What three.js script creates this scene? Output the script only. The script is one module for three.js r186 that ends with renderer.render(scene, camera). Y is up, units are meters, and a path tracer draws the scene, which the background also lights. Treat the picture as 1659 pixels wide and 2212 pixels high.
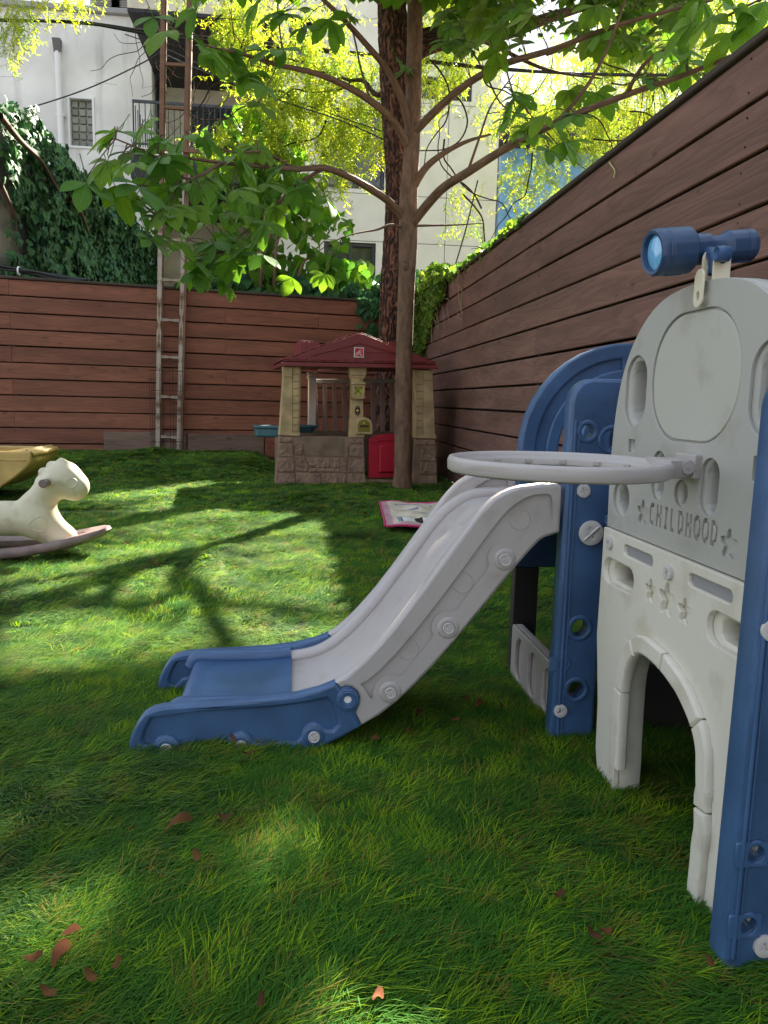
import * as THREE from 'three';
import { mergeGeometries, mergeVertices, toCreasedNormals } from 'three/addons/utils/BufferGeometryUtils.js';
import { RoundedBoxGeometry } from 'three/addons/geometries/RoundedBoxGeometry.js';
import { TextGeometry } from 'three/addons/geometries/TextGeometry.js';
import { FontLoader } from 'three/addons/loaders/FontLoader.js';
import { MarchingCubes } from 'three/addons/objects/MarchingCubes.js';
import { createNoise2D, createNoise3D } from 'simplex-noise';

// ---------------------------------------------------------------- camera, sky, sun, exposure
const scene = new THREE.Scene();
const H = 0.78, F = 1660, CX = 829.5, CY = 1106;             // eye height; focal length and centre in photo units (1659 x 2212)
const camera = new THREE.PerspectiveCamera(2 * Math.atan(CY / F) * 180 / Math.PI, 0.75, 0.05, 300);
camera.rotation.order = 'YXZ';
camera.position.set(0, H, 0);
camera.rotation.set(-8.15 * Math.PI / 180, -6.75 * Math.PI / 180, 1.4 * Math.PI / 180);
camera.updateMatrixWorld();
const SUN = new THREE.Vector3(0.66, 1, -1.35);               // towards the sun, per metre of height
{
  const w = 256, h = 128, a = new Float32Array(w * h * 4), s = SUN.clone().normalize();
  for (let j = 0; j < h; j++) for (let i = 0; i < w; i++) {
    const el = ((j + 0.5) / h - 0.5) * Math.PI, az = ((i + 0.5) / w - 0.5) * 2 * Math.PI;
    const d = new THREE.Vector3(Math.cos(el) * Math.cos(az), Math.sin(el), Math.cos(el) * Math.sin(az));
    const t = Math.pow(Math.max(0, 1 - Math.max(0, d.y)), 2.2), g = Math.pow(Math.max(0, d.dot(s)), 6);
    const k = 0.165, o = (j * w + i) * 4;
    a[o] = k * (0.66 + 0.44 * t + 0.25 * g); a[o + 1] = k * (0.77 + 0.34 * t + 0.22 * g); a[o + 2] = k * (0.95 + 0.2 * t + 0.12 * g); a[o + 3] = 1;
  }
  const sky = new THREE.DataTexture(a, w, h, THREE.RGBAFormat, THREE.FloatType);
  sky.mapping = THREE.EquirectangularReflectionMapping; sky.magFilter = THREE.LinearFilter; sky.needsUpdate = true;
  scene.background = sky; scene.environment = sky;
}
const sun = new THREE.DirectionalLight(new THREE.Color(1, 0.92, 0.76), 5);
sun.position.copy(SUN).multiplyScalar(25); sun.castShadow = true; sun.shadow.radius = 1.2;
sun.shadow.mapSize.set(4096, 4096);
Object.assign(sun.shadow.camera, { left: -16, right: 16, top: 16, bottom: -16, near: 1, far: 90 });
scene.add(sun, sun.target);
const renderer = new THREE.WebGLRenderer({ antialias: true });
renderer.toneMapping = THREE.LinearToneMapping;
renderer.toneMappingExposure = 8.1;
renderer.shadowMap.enabled = true;

// ---------------------------------------------------------------- helpers
let seed = 12345;
const rnd = () => { seed = (seed + 0x6d2b79f5) | 0; let t = Math.imul(seed ^ (seed >>> 15), 1 | seed); t = (t + Math.imul(t ^ (t >>> 7), 61 | t)) ^ t; return ((t ^ (t >>> 14)) >>> 0) / 4294967296; };
const rr = (a, b) => a + (b - a) * rnd(), pick = (a) => a[Math.floor(rnd() * a.length)];
const N2 = createNoise2D(rnd), N3 = createNoise3D(rnd);
const V = (x, y, z) => new THREE.Vector3(x, y, z);
const cl = (x, a = 0, b = 1) => Math.min(b, Math.max(a, x)), sst = (a, b, x) => { const t = cl((x - a) / (b - a)); return t * t * (3 - 2 * t); };
const EYE = V(0, H, 0), Q = camera.quaternion.clone();
// a photo pixel gives a direction; the surface it lies on gives the distance
const ray = (px, py) => V((px - CX) / F, -(py - CY) / F, -1).applyQuaternion(Q);
const onY = (px, py, y = 0) => { const d = ray(px, py); return EYE.clone().addScaledVector(d, (y - H) / d.y); };
const onX = (px, py, x) => { const d = ray(px, py); return EYE.clone().addScaledVector(d, x / d.x); };
const onZ = (px, py, z) => { const d = ray(px, py); return EYE.clone().addScaledVector(d, z / d.z); };
const toPx = (p) => { const v = p.clone().sub(EYE).applyQuaternion(Q.clone().invert()); return [CX + F * v.x / -v.z, CY - F * v.y / -v.z, -v.z]; };
const inPoly = (x, y, P) => { let c = false; for (let i = 0, j = P.length - 1; i < P.length; j = i++) { const [a, b] = P[i], [d, e] = P[j]; if ((b > y) !== (e > y) && x < (d - a) * (y - b) / (e - b) + a) c = !c; } return c; };

const used = new Map();
const numbered = (n) => { const k = used.get(n) || 0; used.set(n, k + 1); return k ? n + '_' + String(k).padStart(3, '0') : n; };
const dress = (m) => { m.castShadow = m.receiveShadow = true; return m; };
function tag(o, label, category, group) { o.userData.label = label; o.userData.category = category; if (group) o.userData.group = group; return o; }
function thing(name, label, category, pos = [0, 0, 0], turn = 0, group) {
  const g = new THREE.Group(); g.name = numbered(name); g.position.set(...pos); g.rotation.y = turn; scene.add(g); g.updateMatrixWorld();
  return tag(g, label, category, group);
}
// geometry already in the thing's own axes
function part(parent, name, geo, mat, label) {
  const m = dress(new THREE.Mesh(geo, mat)); m.name = name; if (label) m.userData.label = label; parent.add(m); return m;
}
// geometry in world axes, put under a thing (or under a part of it that sits at the thing's origin)
function wpart(root, name, geo, mat, label, under) {
  geo.applyMatrix4(root.matrixWorld.clone().invert()); return part(under || root, name, geo, mat, label);
}
function stuffPart(parent, name, geo, mat, mats, cols, top) {
  const m = dress(new THREE.InstancedMesh(geo, mat, mats.length)); m.name = name; m.userData.kind = 'stuff';
  mats.forEach((x, i) => m.setMatrixAt(i, x)); if (cols) cols.forEach((c, i) => m.setColorAt(i, c));
  parent.add(m); return m;
}
function structure(name, geo, mat) { const m = dress(new THREE.Mesh(geo, mat)); m.name = name; m.userData.kind = 'structure'; scene.add(m); return m; }
const merge = (list) => mergeGeometries(list.map((g) => { const n = g.index ? g.toNonIndexed() : g; for (const k of Object.keys(n.attributes)) if (!['position', 'normal', 'uv'].includes(k)) n.deleteAttribute(k); if (!n.attributes.uv) n.setAttribute('uv', new THREE.BufferAttribute(new Float32Array(n.attributes.position.count * 2), 2)); return n; }));
// uv in metres from the side a face looks to
function boxUV(geo, s = 1, ox = 0, oy = 0) {
  const g = geo.index ? geo.toNonIndexed() : geo, p = g.attributes.position, n = g.attributes.normal, uv = new Float32Array(p.count * 2);
  for (let i = 0; i < p.count; i += 3) {
    let ax = 0, ay = 0, az = 0;
    for (let k = 0; k < 3; k++) { ax += n.getX(i + k); ay += n.getY(i + k); az += n.getZ(i + k); }
    ax = Math.abs(ax); ay = Math.abs(ay); az = Math.abs(az);
    for (let k = 0; k < 3; k++) {
      const j = i + k, x = p.getX(j), y = p.getY(j), z = p.getZ(j), [u, v] = ax >= ay && ax >= az ? [z, y] : az >= ay ? [x, y] : [x, z];
      uv[j * 2] = u * s + ox; uv[j * 2 + 1] = v * s + oy;
    }
  }
  g.setAttribute('uv', new THREE.BufferAttribute(uv, 2)); return g;
}
const smooth = (g, a = 0.6) => toCreasedNormals(g, a);
const box = (w, h, d, x = 0, y = 0, z = 0, r = 0) => { const g = r ? new RoundedBoxGeometry(w, h, d, 2, r) : new THREE.BoxGeometry(w, h, d); return boxUV(g).translate(x, y, z); };
const shapeOf = (pts, curve) => { const s = new THREE.Shape(); if (curve) { const c = new THREE.CatmullRomCurve3(pts.map(([x, y]) => V(x, y, 0)), true, 'centripetal').getPoints(pts.length * 4); s.setFromPoints(c.slice(0, -1).map((p) => new THREE.Vector2(p.x, p.y))); } else s.setFromPoints(pts.map(([x, y]) => new THREE.Vector2(x, y))); return s; };
// a plate with holes; bevel keeps the outline
function plate(shape, holes, depth, bevel = 0.004, seg = 2, crease = 0.7) {
  const list = (Array.isArray(shape) ? shape : [shape]).map((s) => { const c = s.clone(); c.holes = holes ? [...(s.holes || []), ...holes] : (s.holes || []); return c; });
  const g = new THREE.ExtrudeGeometry(list, { depth: Math.max(0.0005, depth - 2 * bevel), bevelEnabled: bevel > 0, bevelSize: bevel, bevelOffset: -bevel, bevelThickness: bevel, bevelSegments: seg, curveSegments: 10 });
  g.translate(0, 0, bevel);
  const q = smooth(g, crease), P = q.attributes.position, Nn = q.attributes.normal, a = V(), b = V(), c = V();
  for (let i = 0; i < P.count; i += 3) {                      // the flat faces stay flat
    a.fromBufferAttribute(P, i); b.fromBufferAttribute(P, i + 1).sub(a); c.fromBufferAttribute(P, i + 2).sub(a); b.cross(c).normalize();
    if (Math.abs(b.z) > 0.9995) for (let k = 0; k < 3; k++) Nn.setXYZ(i + k, 0, 0, Math.sign(b.z));
  }
  return boxUV(q);
}
const oval = (cx, cy, rx, ry, n = 28) => { const p = []; for (let i = 0; i < n; i++) { const a = i / n * 2 * Math.PI; p.push(new THREE.Vector2(cx + rx * Math.cos(a), cy + ry * Math.sin(a))); } return new THREE.Path(p); };
// stadium or rounded rectangle with half sizes a, b and corner radius r
const pill = (cx, cy, a, b, r = Math.min(a, b), n = 8) => { const p = []; [[1, 1, 0], [-1, 1, 1], [-1, -1, 2], [1, -1, 3]].forEach(([sx, sy, q]) => { for (let i = 0; i <= n; i++) { const t = (q + i / n) * Math.PI / 2; p.push(new THREE.Vector2(cx + sx * (a - r) + r * Math.cos(t), cy + sy * (b - r) + r * Math.sin(t))); } }); return new THREE.Path(p.filter((v, i) => i === 0 || v.distanceTo(p[i - 1]) > 1e-5)); };
const asShape = (path) => new THREE.Shape(path.getPoints());
const starPath = (cx, cy, R, r) => { const p = [], m = (R + r) / 2, a = (R - r) / 2 * 1.15; for (let i = 0; i < 40; i++) { const t = i / 40 * 2 * Math.PI, rad = m + a * Math.cos(5 * t); p.push(new THREE.Vector2(cx + rad * Math.sin(t), cy + rad * Math.cos(t))); } return new THREE.Path(p.reverse()); };
const tube = (pts, r, n = 8, seg, taper) => {
  const c = new THREE.CatmullRomCurve3(pts.map((p) => p.isVector3 ? p : V(...p))), S = seg || Math.max(4, pts.length * 4), g = new THREE.TubeGeometry(c, S, 1, n, false);
  const pos = g.attributes.position;
  for (let i = 0; i <= S; i++) {
    const ctr = c.getPointAt(i / S), rad = typeof r === 'function' ? r(i / S) : taper === undefined ? r : r + (taper - r) * i / S;
    for (let j = 0; j <= n; j++) { const k = i * (n + 1) + j; pos.setXYZ(k, ctr.x + (pos.getX(k) - ctr.x) * rad, ctr.y + (pos.getY(k) - ctr.y) * rad, ctr.z + (pos.getZ(k) - ctr.z) * rad); }
  }
  const uv = g.attributes.uv, L = c.getLength(); for (let i = 0; i < uv.count; i++) uv.setXY(i, uv.getY(i) , uv.getX(i) * L);
  return g;
};
const cyl = (r1, r2, h, n = 20) => new THREE.CylinderGeometry(r1, r2, h, n);
const lathe = (pts, n = 28) => new THREE.LatheGeometry(pts.map(([x, y]) => new THREE.Vector2(x, y)), n);
const M4 = (p, q, s) => new THREE.Matrix4().compose(p, q || new THREE.Quaternion(), s ? (s.isVector3 ? s : V(s, s, s)) : V(1, 1, 1));
const qE = (x, y, z, o = 'YXZ') => new THREE.Quaternion().setFromEuler(new THREE.Euler(x, y, z, o));

// ---------------------------------------------------------------- textures
function tex(w, h, fn, srgb = true) {
  const a = new Uint8Array(w * h * 4);
  for (let j = 0; j < h; j++) for (let i = 0; i < w; i++) { const c = fn(i / w, j / h, i, j), o = (j * w + i) * 4; a[o] = cl(c[0], 0, 255); a[o + 1] = cl(c[1], 0, 255); a[o + 2] = cl(c[2], 0, 255); a[o + 3] = 255; }
  const t = new THREE.DataTexture(a, w, h); t.wrapS = t.wrapT = THREE.MirroredRepeatWrapping; t.magFilter = THREE.LinearFilter; if (srgb) t.colorSpace = THREE.SRGBColorSpace; t.needsUpdate = true; return t;
}
const rep = (t, x, y) => { const c = t.clone(); c.repeat.set(x, y); c.needsUpdate = true; return c; };
const fbm = (x, y, o = 4) => { let s = 0, a = 0.5; for (let i = 0; i < o; i++) { s += a * N2(x, y); x *= 2.03; y *= 2.03; a *= 0.5; } return s; };
// boards: 2.4 m along u, 1.5 m along v
const knots = Array.from({ length: 22 }, () => [rnd(), rnd(), rr(0.004, 0.010)]);
const woodV = (u, v) => {
  let w = 0; for (const [ku, kv, kr] of knots) { const dx = (u - ku) * 2.4 * 0.45, dy = (v - kv) * 1.5, d = Math.hypot(dx, dy); if (d < 0.09) w += Math.exp(-d / (kr * 0.7)) * 2.2; }
  const g = v * 30 + 1.5 * N2(u * 1.3, v * 7) + 0.5 * N2(u * 4, v * 20) + w * 2, f = g - Math.floor(g);
  return [0.55 + 0.3 * (f < 0.8 ? f / 0.8 : (1 - f) / 0.2) - 0.25 * cl(w) + 0.16 * N2(u * 9, v * 300) + 0.1 * N2(u * 50, v * 500), w];
};
const WOOD = tex(1024, 1024, (u, v) => { const [k, w] = woodV(u, v), b = 0.72 + 0.42 * k + 0.09 * N2(u * 2, v * 9) - 0.14 * cl(w); return [205 * b, 196 * b, 190 * b]; });
const WOODB = tex(1024, 1024, (u, v) => { const k = 255 * cl(woodV(u, v)[0]); return [k, k, k]; }, false);
const NOISE = tex(512, 512, (u, v) => { const k = 128 + 150 * fbm(u * 6, v * 6, 6); return [k, k, k]; }, false);
const FINE = tex(512, 512, () => { const k = 60 + 190 * rnd(); return [k, k, k]; }, false);
const MOTTLE = tex(512, 512, (u, v) => { const k = 232 + 46 * fbm(u * 4, v * 4, 5) + 18 * (rnd() - 0.5); return [k, k, k]; });
const DIRTY = tex(1024, 1024, (u, v) => { const a = cl(fbm(u * 5 + 7, v * 5, 5) * 1.6 - 0.35), sp = rnd() < 0.0006 ? 0.5 : 1, k = (246 - 26 * a) * sp; return [k, k * (1 - 0.02 * a), k * (1 - 0.06 * a)]; });
const BARKH = (u, v) => { const w = 0.22 * N2(u * 5, v * 3.5) + 0.08 * N2(u * 14, v * 12); const g = (u * 13 + w * 4) , f = Math.abs(g - Math.round(g)) * 2; const cut = cl(0.5 + 0.9 * N2(u * 22, v * 5)); return cl(f * 1.25 * (0.55 + 0.45 * cut) + 0.12 * N2(u * 40, v * 30)); };
const BARK = tex(512, 1024, (u, v) => { const k = BARKH(u, v), m = 0.9 + 0.2 * N2(u * 6, v * 8); return [(62 + 128 * k) * m, (44 + 92 * k) * m, (36 + 78 * k) * m]; });
const BARKB = tex(512, 1024, (u, v) => { const k = 255 * BARKH(u, v); return [k, k, k]; }, false);
const SMBARK = tex(512, 512, (u, v) => { const k = 0.82 + 0.26 * fbm(u * 5, v * 4, 5) + 0.10 * (rnd() - 0.5) - 0.22 * cl(N2(u * 18, v * 120) - 0.62) * 2; return [168 * k, 132 * k, 104 * k]; });
const VEIN = tex(256, 512, (u, v) => { const x = Math.abs(u - 0.5) * 2, f = (v * 15 - x * 3.2), s = Math.abs(f - Math.round(f)); const k = 0.82 + 0.16 * cl(s * 2.4) + 0.05 * (rnd() - 0.5), mid = x < 0.05 ? 0.22 : 0; return [255 * cl(k + mid), 255 * cl(k + mid * 0.8), 255 * cl(k + mid * 0.5)]; });
const VEINB = tex(256, 512, (u, v) => { const x = Math.abs(u - 0.5) * 2, f = (v * 15 - x * 3.2), s = Math.abs(f - Math.round(f)); const k = 255 * cl(s * 2); return [k, k, k]; }, false);
const STUCCO = tex(1024, 1024, (u, v) => { let k = 234 + 26 * fbm(u * 3, v * 3, 6) + 6 * (rnd() - 0.5); const st = cl(fbm(u * 9, v * 1.6 + 4, 4) * 1.8 - 0.5); k -= 34 * st; for (const y of [0.22, 0.55, 0.8]) if (Math.abs(v - y - 0.006 * N2(u * 9, y)) < 0.0011 && N2(u * 3, y * 7) > -0.25) k -= 50; return [k, k, k * 0.99]; });

const std = (o) => new THREE.MeshStandardMaterial(o), phy = (o) => new THREE.MeshPhysicalMaterial(o), C = (r, g, b) => new THREE.Color(r, g, b);
// ---------------------------------------------------------------- ground and lawn
const XF = 1.565;                                             // face of the wooden fence along the yard
const bfZ = (x) => -10.2 + (x - XF) * -0.1928;                // face of the fence across the end of the yard
const ridge = [[385, 1345], [415, 1300], [440, 1255], [460, 1225], [490, 1195]].map(([x, y]) => onY(x, y));
function lawnH(x, z) {
  let h = 0.012 * N2(x * 0.9, z * 0.9) + 0.006 * N2(x * 2.7, z * 2.7);
  const rise = sst(-7.3, -9.0, z) * (1 - sst(-0.55, -0.2, x)); h = h * (1 - 0.5 * rise) + 0.125 * rise;
  h += 0.05 * Math.exp(-((x + 1.62) ** 2) / 0.05 - ((z + 9.35) ** 2) / 0.04);
  let d = 9; for (let i = 0; i + 1 < ridge.length; i++) { const a = ridge[i], b = ridge[i + 1], t = cl(((x - a.x) * (b.x - a.x) + (z - a.z) * (b.z - a.z)) / ((b.x - a.x) ** 2 + (b.z - a.z) ** 2)); d = Math.min(d, Math.hypot(x - a.x - t * (b.x - a.x), z - a.z - t * (b.z - a.z))); }
  h += 0.045 * Math.exp(-d * d / 0.006);
  return h;
}
structure('ground', new THREE.PlaneGeometry(160, 160).rotateX(-Math.PI / 2).translate(0, -0.12, 0), std({ color: C(0.1, 0.085, 0.06), roughness: 1 }));
{
  const nx = 130, nz = 190, x0 = -7, x1 = XF + 0.01, z0 = -10.3, z1 = 2.5, P = [], I = [], UV = [];
  for (let j = 0; j <= nz; j++) for (let i = 0; i <= nx; i++) { const x = x0 + (x1 - x0) * i / nx, z = z0 + (z1 - z0) * j / nz; P.push(x, lawnH(x, z) - 0.004, z); UV.push(x, z); }
  for (let j = 0; j < nz; j++) for (let i = 0; i < nx; i++) { const a = j * (nx + 1) + i, b = a + 1, c = a + nx + 1, d = c + 1; I.push(a, c, b, b, c, d); }
  const g = new THREE.BufferGeometry(); g.setAttribute('position', new THREE.Float32BufferAttribute(P, 3)); g.setAttribute('uv', new THREE.Float32BufferAttribute(UV, 2)); g.setIndex(I); g.computeVertexNormals();
  const dirtTex = tex(512, 512, (u, v) => { const k = 0.7 + 0.5 * fbm(u * 9, v * 9, 5) + 0.3 * (rnd() - 0.5); return [78 * k, 100 * k, 30 * k]; });
  structure('lawn', g, std({ map: dirtTex, roughness: 1 }));
}
// turf: tufts of leaning blades
{
  const tuft = (n, len, wid, spread, lean) => {
    const P = [], I = [], Nn = [];
    for (let b = 0; b < n; b++) {
      const a = rr(0, 6.283), r = spread * Math.sqrt(rnd()), bx = r * Math.cos(a), bz = r * Math.sin(a), L = len * rr(0.55, 1.15), w = wid * rr(0.75, 1.25);
      const dir = rr(-0.8, 0.8), ln = lean * rr(0.45, 1.25), dx = Math.cos(dir), dz = Math.sin(dir), sx = -dz, sz = dx, k = P.length / 3;
      const pts = [[0, 0, 1], [0.42, 0.34 + 0.2 * (1 - ln), 0.9], [0.78, 0.55 + 0.34 * (1 - ln), 0.6], [1, 0.6 + 0.4 * (1 - ln), 0.08]];
      for (const [t, up, ww] of pts) { const out = L * ln * t * t * 0.95 + L * 0.15 * t, y = L * up * (1 - 0.25 * ln) * (t > 0 ? 1 : 0); for (const s of [-1, 1]) { P.push(bx + dx * out + sx * s * w * ww / 2, y, bz + dz * out + sz * s * w * ww / 2); const q = V(-dx * 0.45 + sx * s * 0.5, 0.8, -dz * 0.45 + sz * s * 0.5).normalize(); Nn.push(q.x, q.y, q.z); } }
      for (let i = 0; i < 3; i++) { const o = k + i * 2; I.push(o, o + 1, o + 2, o + 1, o + 3, o + 2); }
    }
    const g = new THREE.BufferGeometry(); g.setAttribute('position', new THREE.Float32BufferAttribute(P, 3)); g.setAttribute('normal', new THREE.Float32BufferAttribute(Nn, 3)); g.setAttribute('uv', new THREE.Float32BufferAttribute(new Float32Array(P.length / 3 * 2), 2)); g.setIndex(I); return g;
  };
  const blade = phy({ color: C(1, 1, 1), roughness: 0.95, transmission: 0.48, thickness: 0, side: THREE.DoubleSide, specularIntensity: 0.15, clearcoat: 0.04, clearcoatRoughness: 0.3 });
  const rings = [[0.35, 2.6, 3200, 22, 0.05, 0.0019, 0.024], [2.6, 5.2, 1700, 18, 0.044, 0.0032, 0.03], [5.2, 11, 750, 14, 0.04, 0.007, 0.042]];
  for (const [d0, d1, dens, n, len, wid, spr] of rings) {
    const variants = [tuft(n, len, wid, spr, 0.95), tuft(n, len * 1.15, wid, spr, 1.08), tuft(n, len * 0.85, wid, spr, 0.65)];
    const mats = [[], [], []], cols = [[], [], []];
    const zA = -Math.min(11, d1), zB = d0 < 1 ? 0.8 : -d0 * 0.6, x0 = d0 < 1 ? -2.6 : -6, x1 = XF - 0.01, cnt = Math.floor((x1 - x0) * (zB - zA) * dens);
    for (let i = 0; i < cnt; i++) {
      const x = rr(x0, x1), z = rr(zA, zB); if (z < bfZ(x) + 0.02) continue;
      const p = V(x, lawnH(x, z), z), [px, py, dd] = toPx(p); if (d0 < 1 && dd < 2.6 && dd > -0.8 ? false : dd < d0 || dd >= d1) continue; const out = dd < 0.3 || px < -130 || px > 1790 || py > 2400; if (out && rnd() < 0.45) continue;
      const th = 0.35 + 0.9 * N2(x * 0.8, z * 0.8) + 0.6 * N2(x * 3.1 + 9, z * 3.1) + rr(-0.35, 0.35) + (rnd() < 0.12 ? rr(-2, 2) : 0), k = rnd() < 0.2 ? 2 : rnd() < 0.5 ? 1 : 0;
      mats[k].push(M4(p, qE(rr(-0.15, 0.15), th, rr(-0.15, 0.15)), V(rr(0.85, 1.2), rr(0.42, 0.78), rr(0.85, 1.2))));
      const m = rr(0.75, 1.25) * (1 + 0.22 * N2(x * 1.3, z * 1.3 + 5)), y = rnd();
      cols[k].push(y < 0.07 ? C(0.25 * m, 0.21 * m, 0.035 * m) : y < 0.32 ? C(0.23 * m, 0.37 * m, 0.011 * m) : C(0.056 * m, 0.175 * m, 0.016 * m));
    }
    variants.forEach((g, k) => { const m = stuffPart(scene, numbered('turf'), g, blade, mats[k], cols[k]); tag(m, ['deep green', 'long combed', 'short upright'][k] + ' artificial turf blades ' + (d0 < 1 ? 'round the slide foot' : d0 < 4 ? 'in the sunlit middle of the lawn' : 'by the end fence'), 'turf'); });
  }
}

// ---------------------------------------------------------------- wooden fences
const woodMat = (r, g, b, rough = 0.72) => { const m = std({ color: C(r, g, b), map: WOOD, bumpMap: WOODB, bumpScale: 0.0016, roughness: rough }); return m; };
const FENCE = [woodMat(0.36, 0.142, 0.082), woodMat(0.33, 0.132, 0.08), woodMat(0.38, 0.155, 0.09), woodMat(0.30, 0.12, 0.074)], SIDEF = [woodMat(0.30, 0.168, 0.138), woodMat(0.275, 0.152, 0.128), woodMat(0.315, 0.178, 0.142), woodMat(0.255, 0.14, 0.115)];
const GREYWOOD = woodMat(0.30, 0.22, 0.18, 0.9), DARKWOOD = woodMat(0.10, 0.08, 0.065, 0.9);
// a board with chamfered edges: length along x, height along y, thickness along z
function board(len, h, t, ch = 0.004) {
  const s = shapeOf([[-h / 2 + ch, -t / 2], [h / 2 - ch, -t / 2], [h / 2, -t / 2 + ch], [h / 2, t / 2 - ch], [h / 2 - ch, t / 2], [-h / 2 + ch, t / 2], [-h / 2, t / 2 - ch], [-h / 2, -t / 2 + ch]]);
  const g = new THREE.ExtrudeGeometry(s, { depth: len, bevelEnabled: false }).rotateY(Math.PI / 2).translate(-len / 2, 0, 0);  // shape x -> -z
  g.rotateX(Math.PI / 2);                                     // -z -> y
  const p = g.attributes.position, uv = g.attributes.uv, ou = rnd(), ov = rnd();
  for (let i = 0; i < p.count; i++) uv.setXY(i, p.getX(i) / 2.4 + ou, (p.getY(i) + p.getZ(i) * 0.7) / 1.5 + ov);
  return g;
}
function fence(name, label, base, turn, length, posts, joints, rows, nailsOff) {
  const f = thing(name, label, 'fence', base, turn);          // own axes: x along the fence, y up, z towards the yard; face of boards at z = 0
  const T = 0.024, PITCH = 0.184, nails = [];
  const nail = cyl(0.0042, 0.0042, 0.003, 6).rotateX(Math.PI / 2);
  for (let r = 0; r < rows; r++) {
    const y = 2.022 - PITCH / 2 - r * PITCH, cuts = [0, ...joints[r % joints.length], length];
    for (let k = 0; k + 1 < cuts.length; k++) {
      const a = cuts[k] + 0.0015, b = cuts[k + 1] - 0.0015;
      const g = board(b - a, PITCH - rr(0.012, 0.017), T).translate((a + b) / 2, y + rr(-0.001, 0.001), -T / 2 + rr(-0.0025, 0.0015));
      part(f, numbered(name + '_plank').replace(name + '_plank', 'plank'), g, pick(name === 'side_fence' ? SIDEF : FENCE));
      for (const p of posts) if (p > a && p < b) for (const dx of [0, ...(Math.min(p - a, b - p) < 0.1 ? [0.05] : [])]) for (const dy of [-0.055, 0.055]) nails.push(nail.clone().translate(p + dx + rr(-0.006, 0.006), y + dy + rr(-0.008, 0.008), 0.0006));
    }
  }
  const nm = part(f, 'nails', merge(nails), std({ color: C(0.03, 0.025, 0.022), roughness: 0.8 })); nm.userData.kind = 'stuff';
  for (const p of posts) part(f, 'post', box(0.09, 2.0, 0.09, p, 0.98, -T - 0.05), DARKWOOD);
  part(f, 'added_backing', box(length, 1.96, 0.018, length / 2, 0.985, -T - 0.11), DARKWOOD);  // dark unseen boards added so gaps stay dark and no sun leaks through
  part(f, 'cap_rail', board(length + 0.03, 0.03, 0.14, 0.006).translate(length / 2, 2.035, -0.05), DARKWOOD);
  return f;
}
// the long fence beside the climbing set: x along -z
const sideFence = fence('side_fence', 'long brown horizontal plank fence running beside the grey and blue climbing set', [XF, 0, -10.4], -Math.PI / 2, 12.6, [0.3, 1.9, 3.1, 5.4, 7.7, 10, 12.2], [[3.1, 10], [5.4], [7.7, 3.1], [1.9, 10], [5.4, 7.7], [3.1]], 11);
const th0 = Math.atan(0.1928), L0 = 7.2;
const endFence = fence('end_fence', 'reddish brown horizontal plank fence across the end of the lawn behind the ladder', [XF - L0 * Math.cos(th0), 0.02, bfZ(XF) + L0 * Math.sin(th0)], th0, L0 + 0.015, [0.1, 1.2, 2.36, 3.55, 4.75, 5.9, 7.05], [[2.36], [4.75, 5.9], [2.36, 7.05], [1.2, 4.75]], 11);
// loose boards leaning along the foot of the end fence
const alongEnd = (px, d = 0.05) => { const dd = ray(px, 900), m = -0.1928, t = (bfZ(0) + d) / (dd.z - m * dd.x); return EYE.clone().addScaledVector(dd, t); };
[[222, 402, 0.30], [404, 570, 0.29], [571, 600, 0.24]].forEach(([a, b, h], i) => {
  const A = alongEnd(a), B = alongEnd(b), c = A.clone().add(B).multiplyScalar(0.5), len = Math.hypot(A.x - B.x, A.z - B.z) - 0.01;
  const g = board(len, h, 0.04).translate(0, h / 2 - 0.08, 0), m = dress(new THREE.Mesh(g, i === 2 ? FENCE[1] : GREYWOOD)); m.name = numbered('kick_board'); m.position.set(c.x, 0.13, c.z); m.rotation.y = th0;
  scene.add(m); tag(m, ['weathered grey board at the foot of the fence before the ladder foot', 'weathered grey board between the ladder foot and the teal tray', 'short brown board stub behind the teal tray'][i], 'board');
});
// ---------------------------------------------------------------- plastics of the toys
const plastic = (r, g, b, rough = 0.42, map) => std({ color: C(r, g, b), roughness: rough, map: map || null, bumpMap: FINE, bumpScale: 0.00012 });
const GREYP = plastic(0.47, 0.43, 0.415, 0.42, DIRTY), BLUEP = plastic(0.056, 0.125, 0.262, 0.38, MOTTLE), CREAMP = plastic(0.72, 0.685, 0.575, 0.45, DIRTY), BOARDP = plastic(0.44, 0.435, 0.395, 0.5, DIRTY), BOARDL = plastic(0.50, 0.495, 0.435, 0.5, DIRTY),
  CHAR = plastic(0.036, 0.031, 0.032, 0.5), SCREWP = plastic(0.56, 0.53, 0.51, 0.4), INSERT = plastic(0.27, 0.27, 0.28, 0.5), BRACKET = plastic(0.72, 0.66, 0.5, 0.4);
const font = await new FontLoader().loadAsync('fonts/droid/droid_sans_bold.typeface.json');

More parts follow.
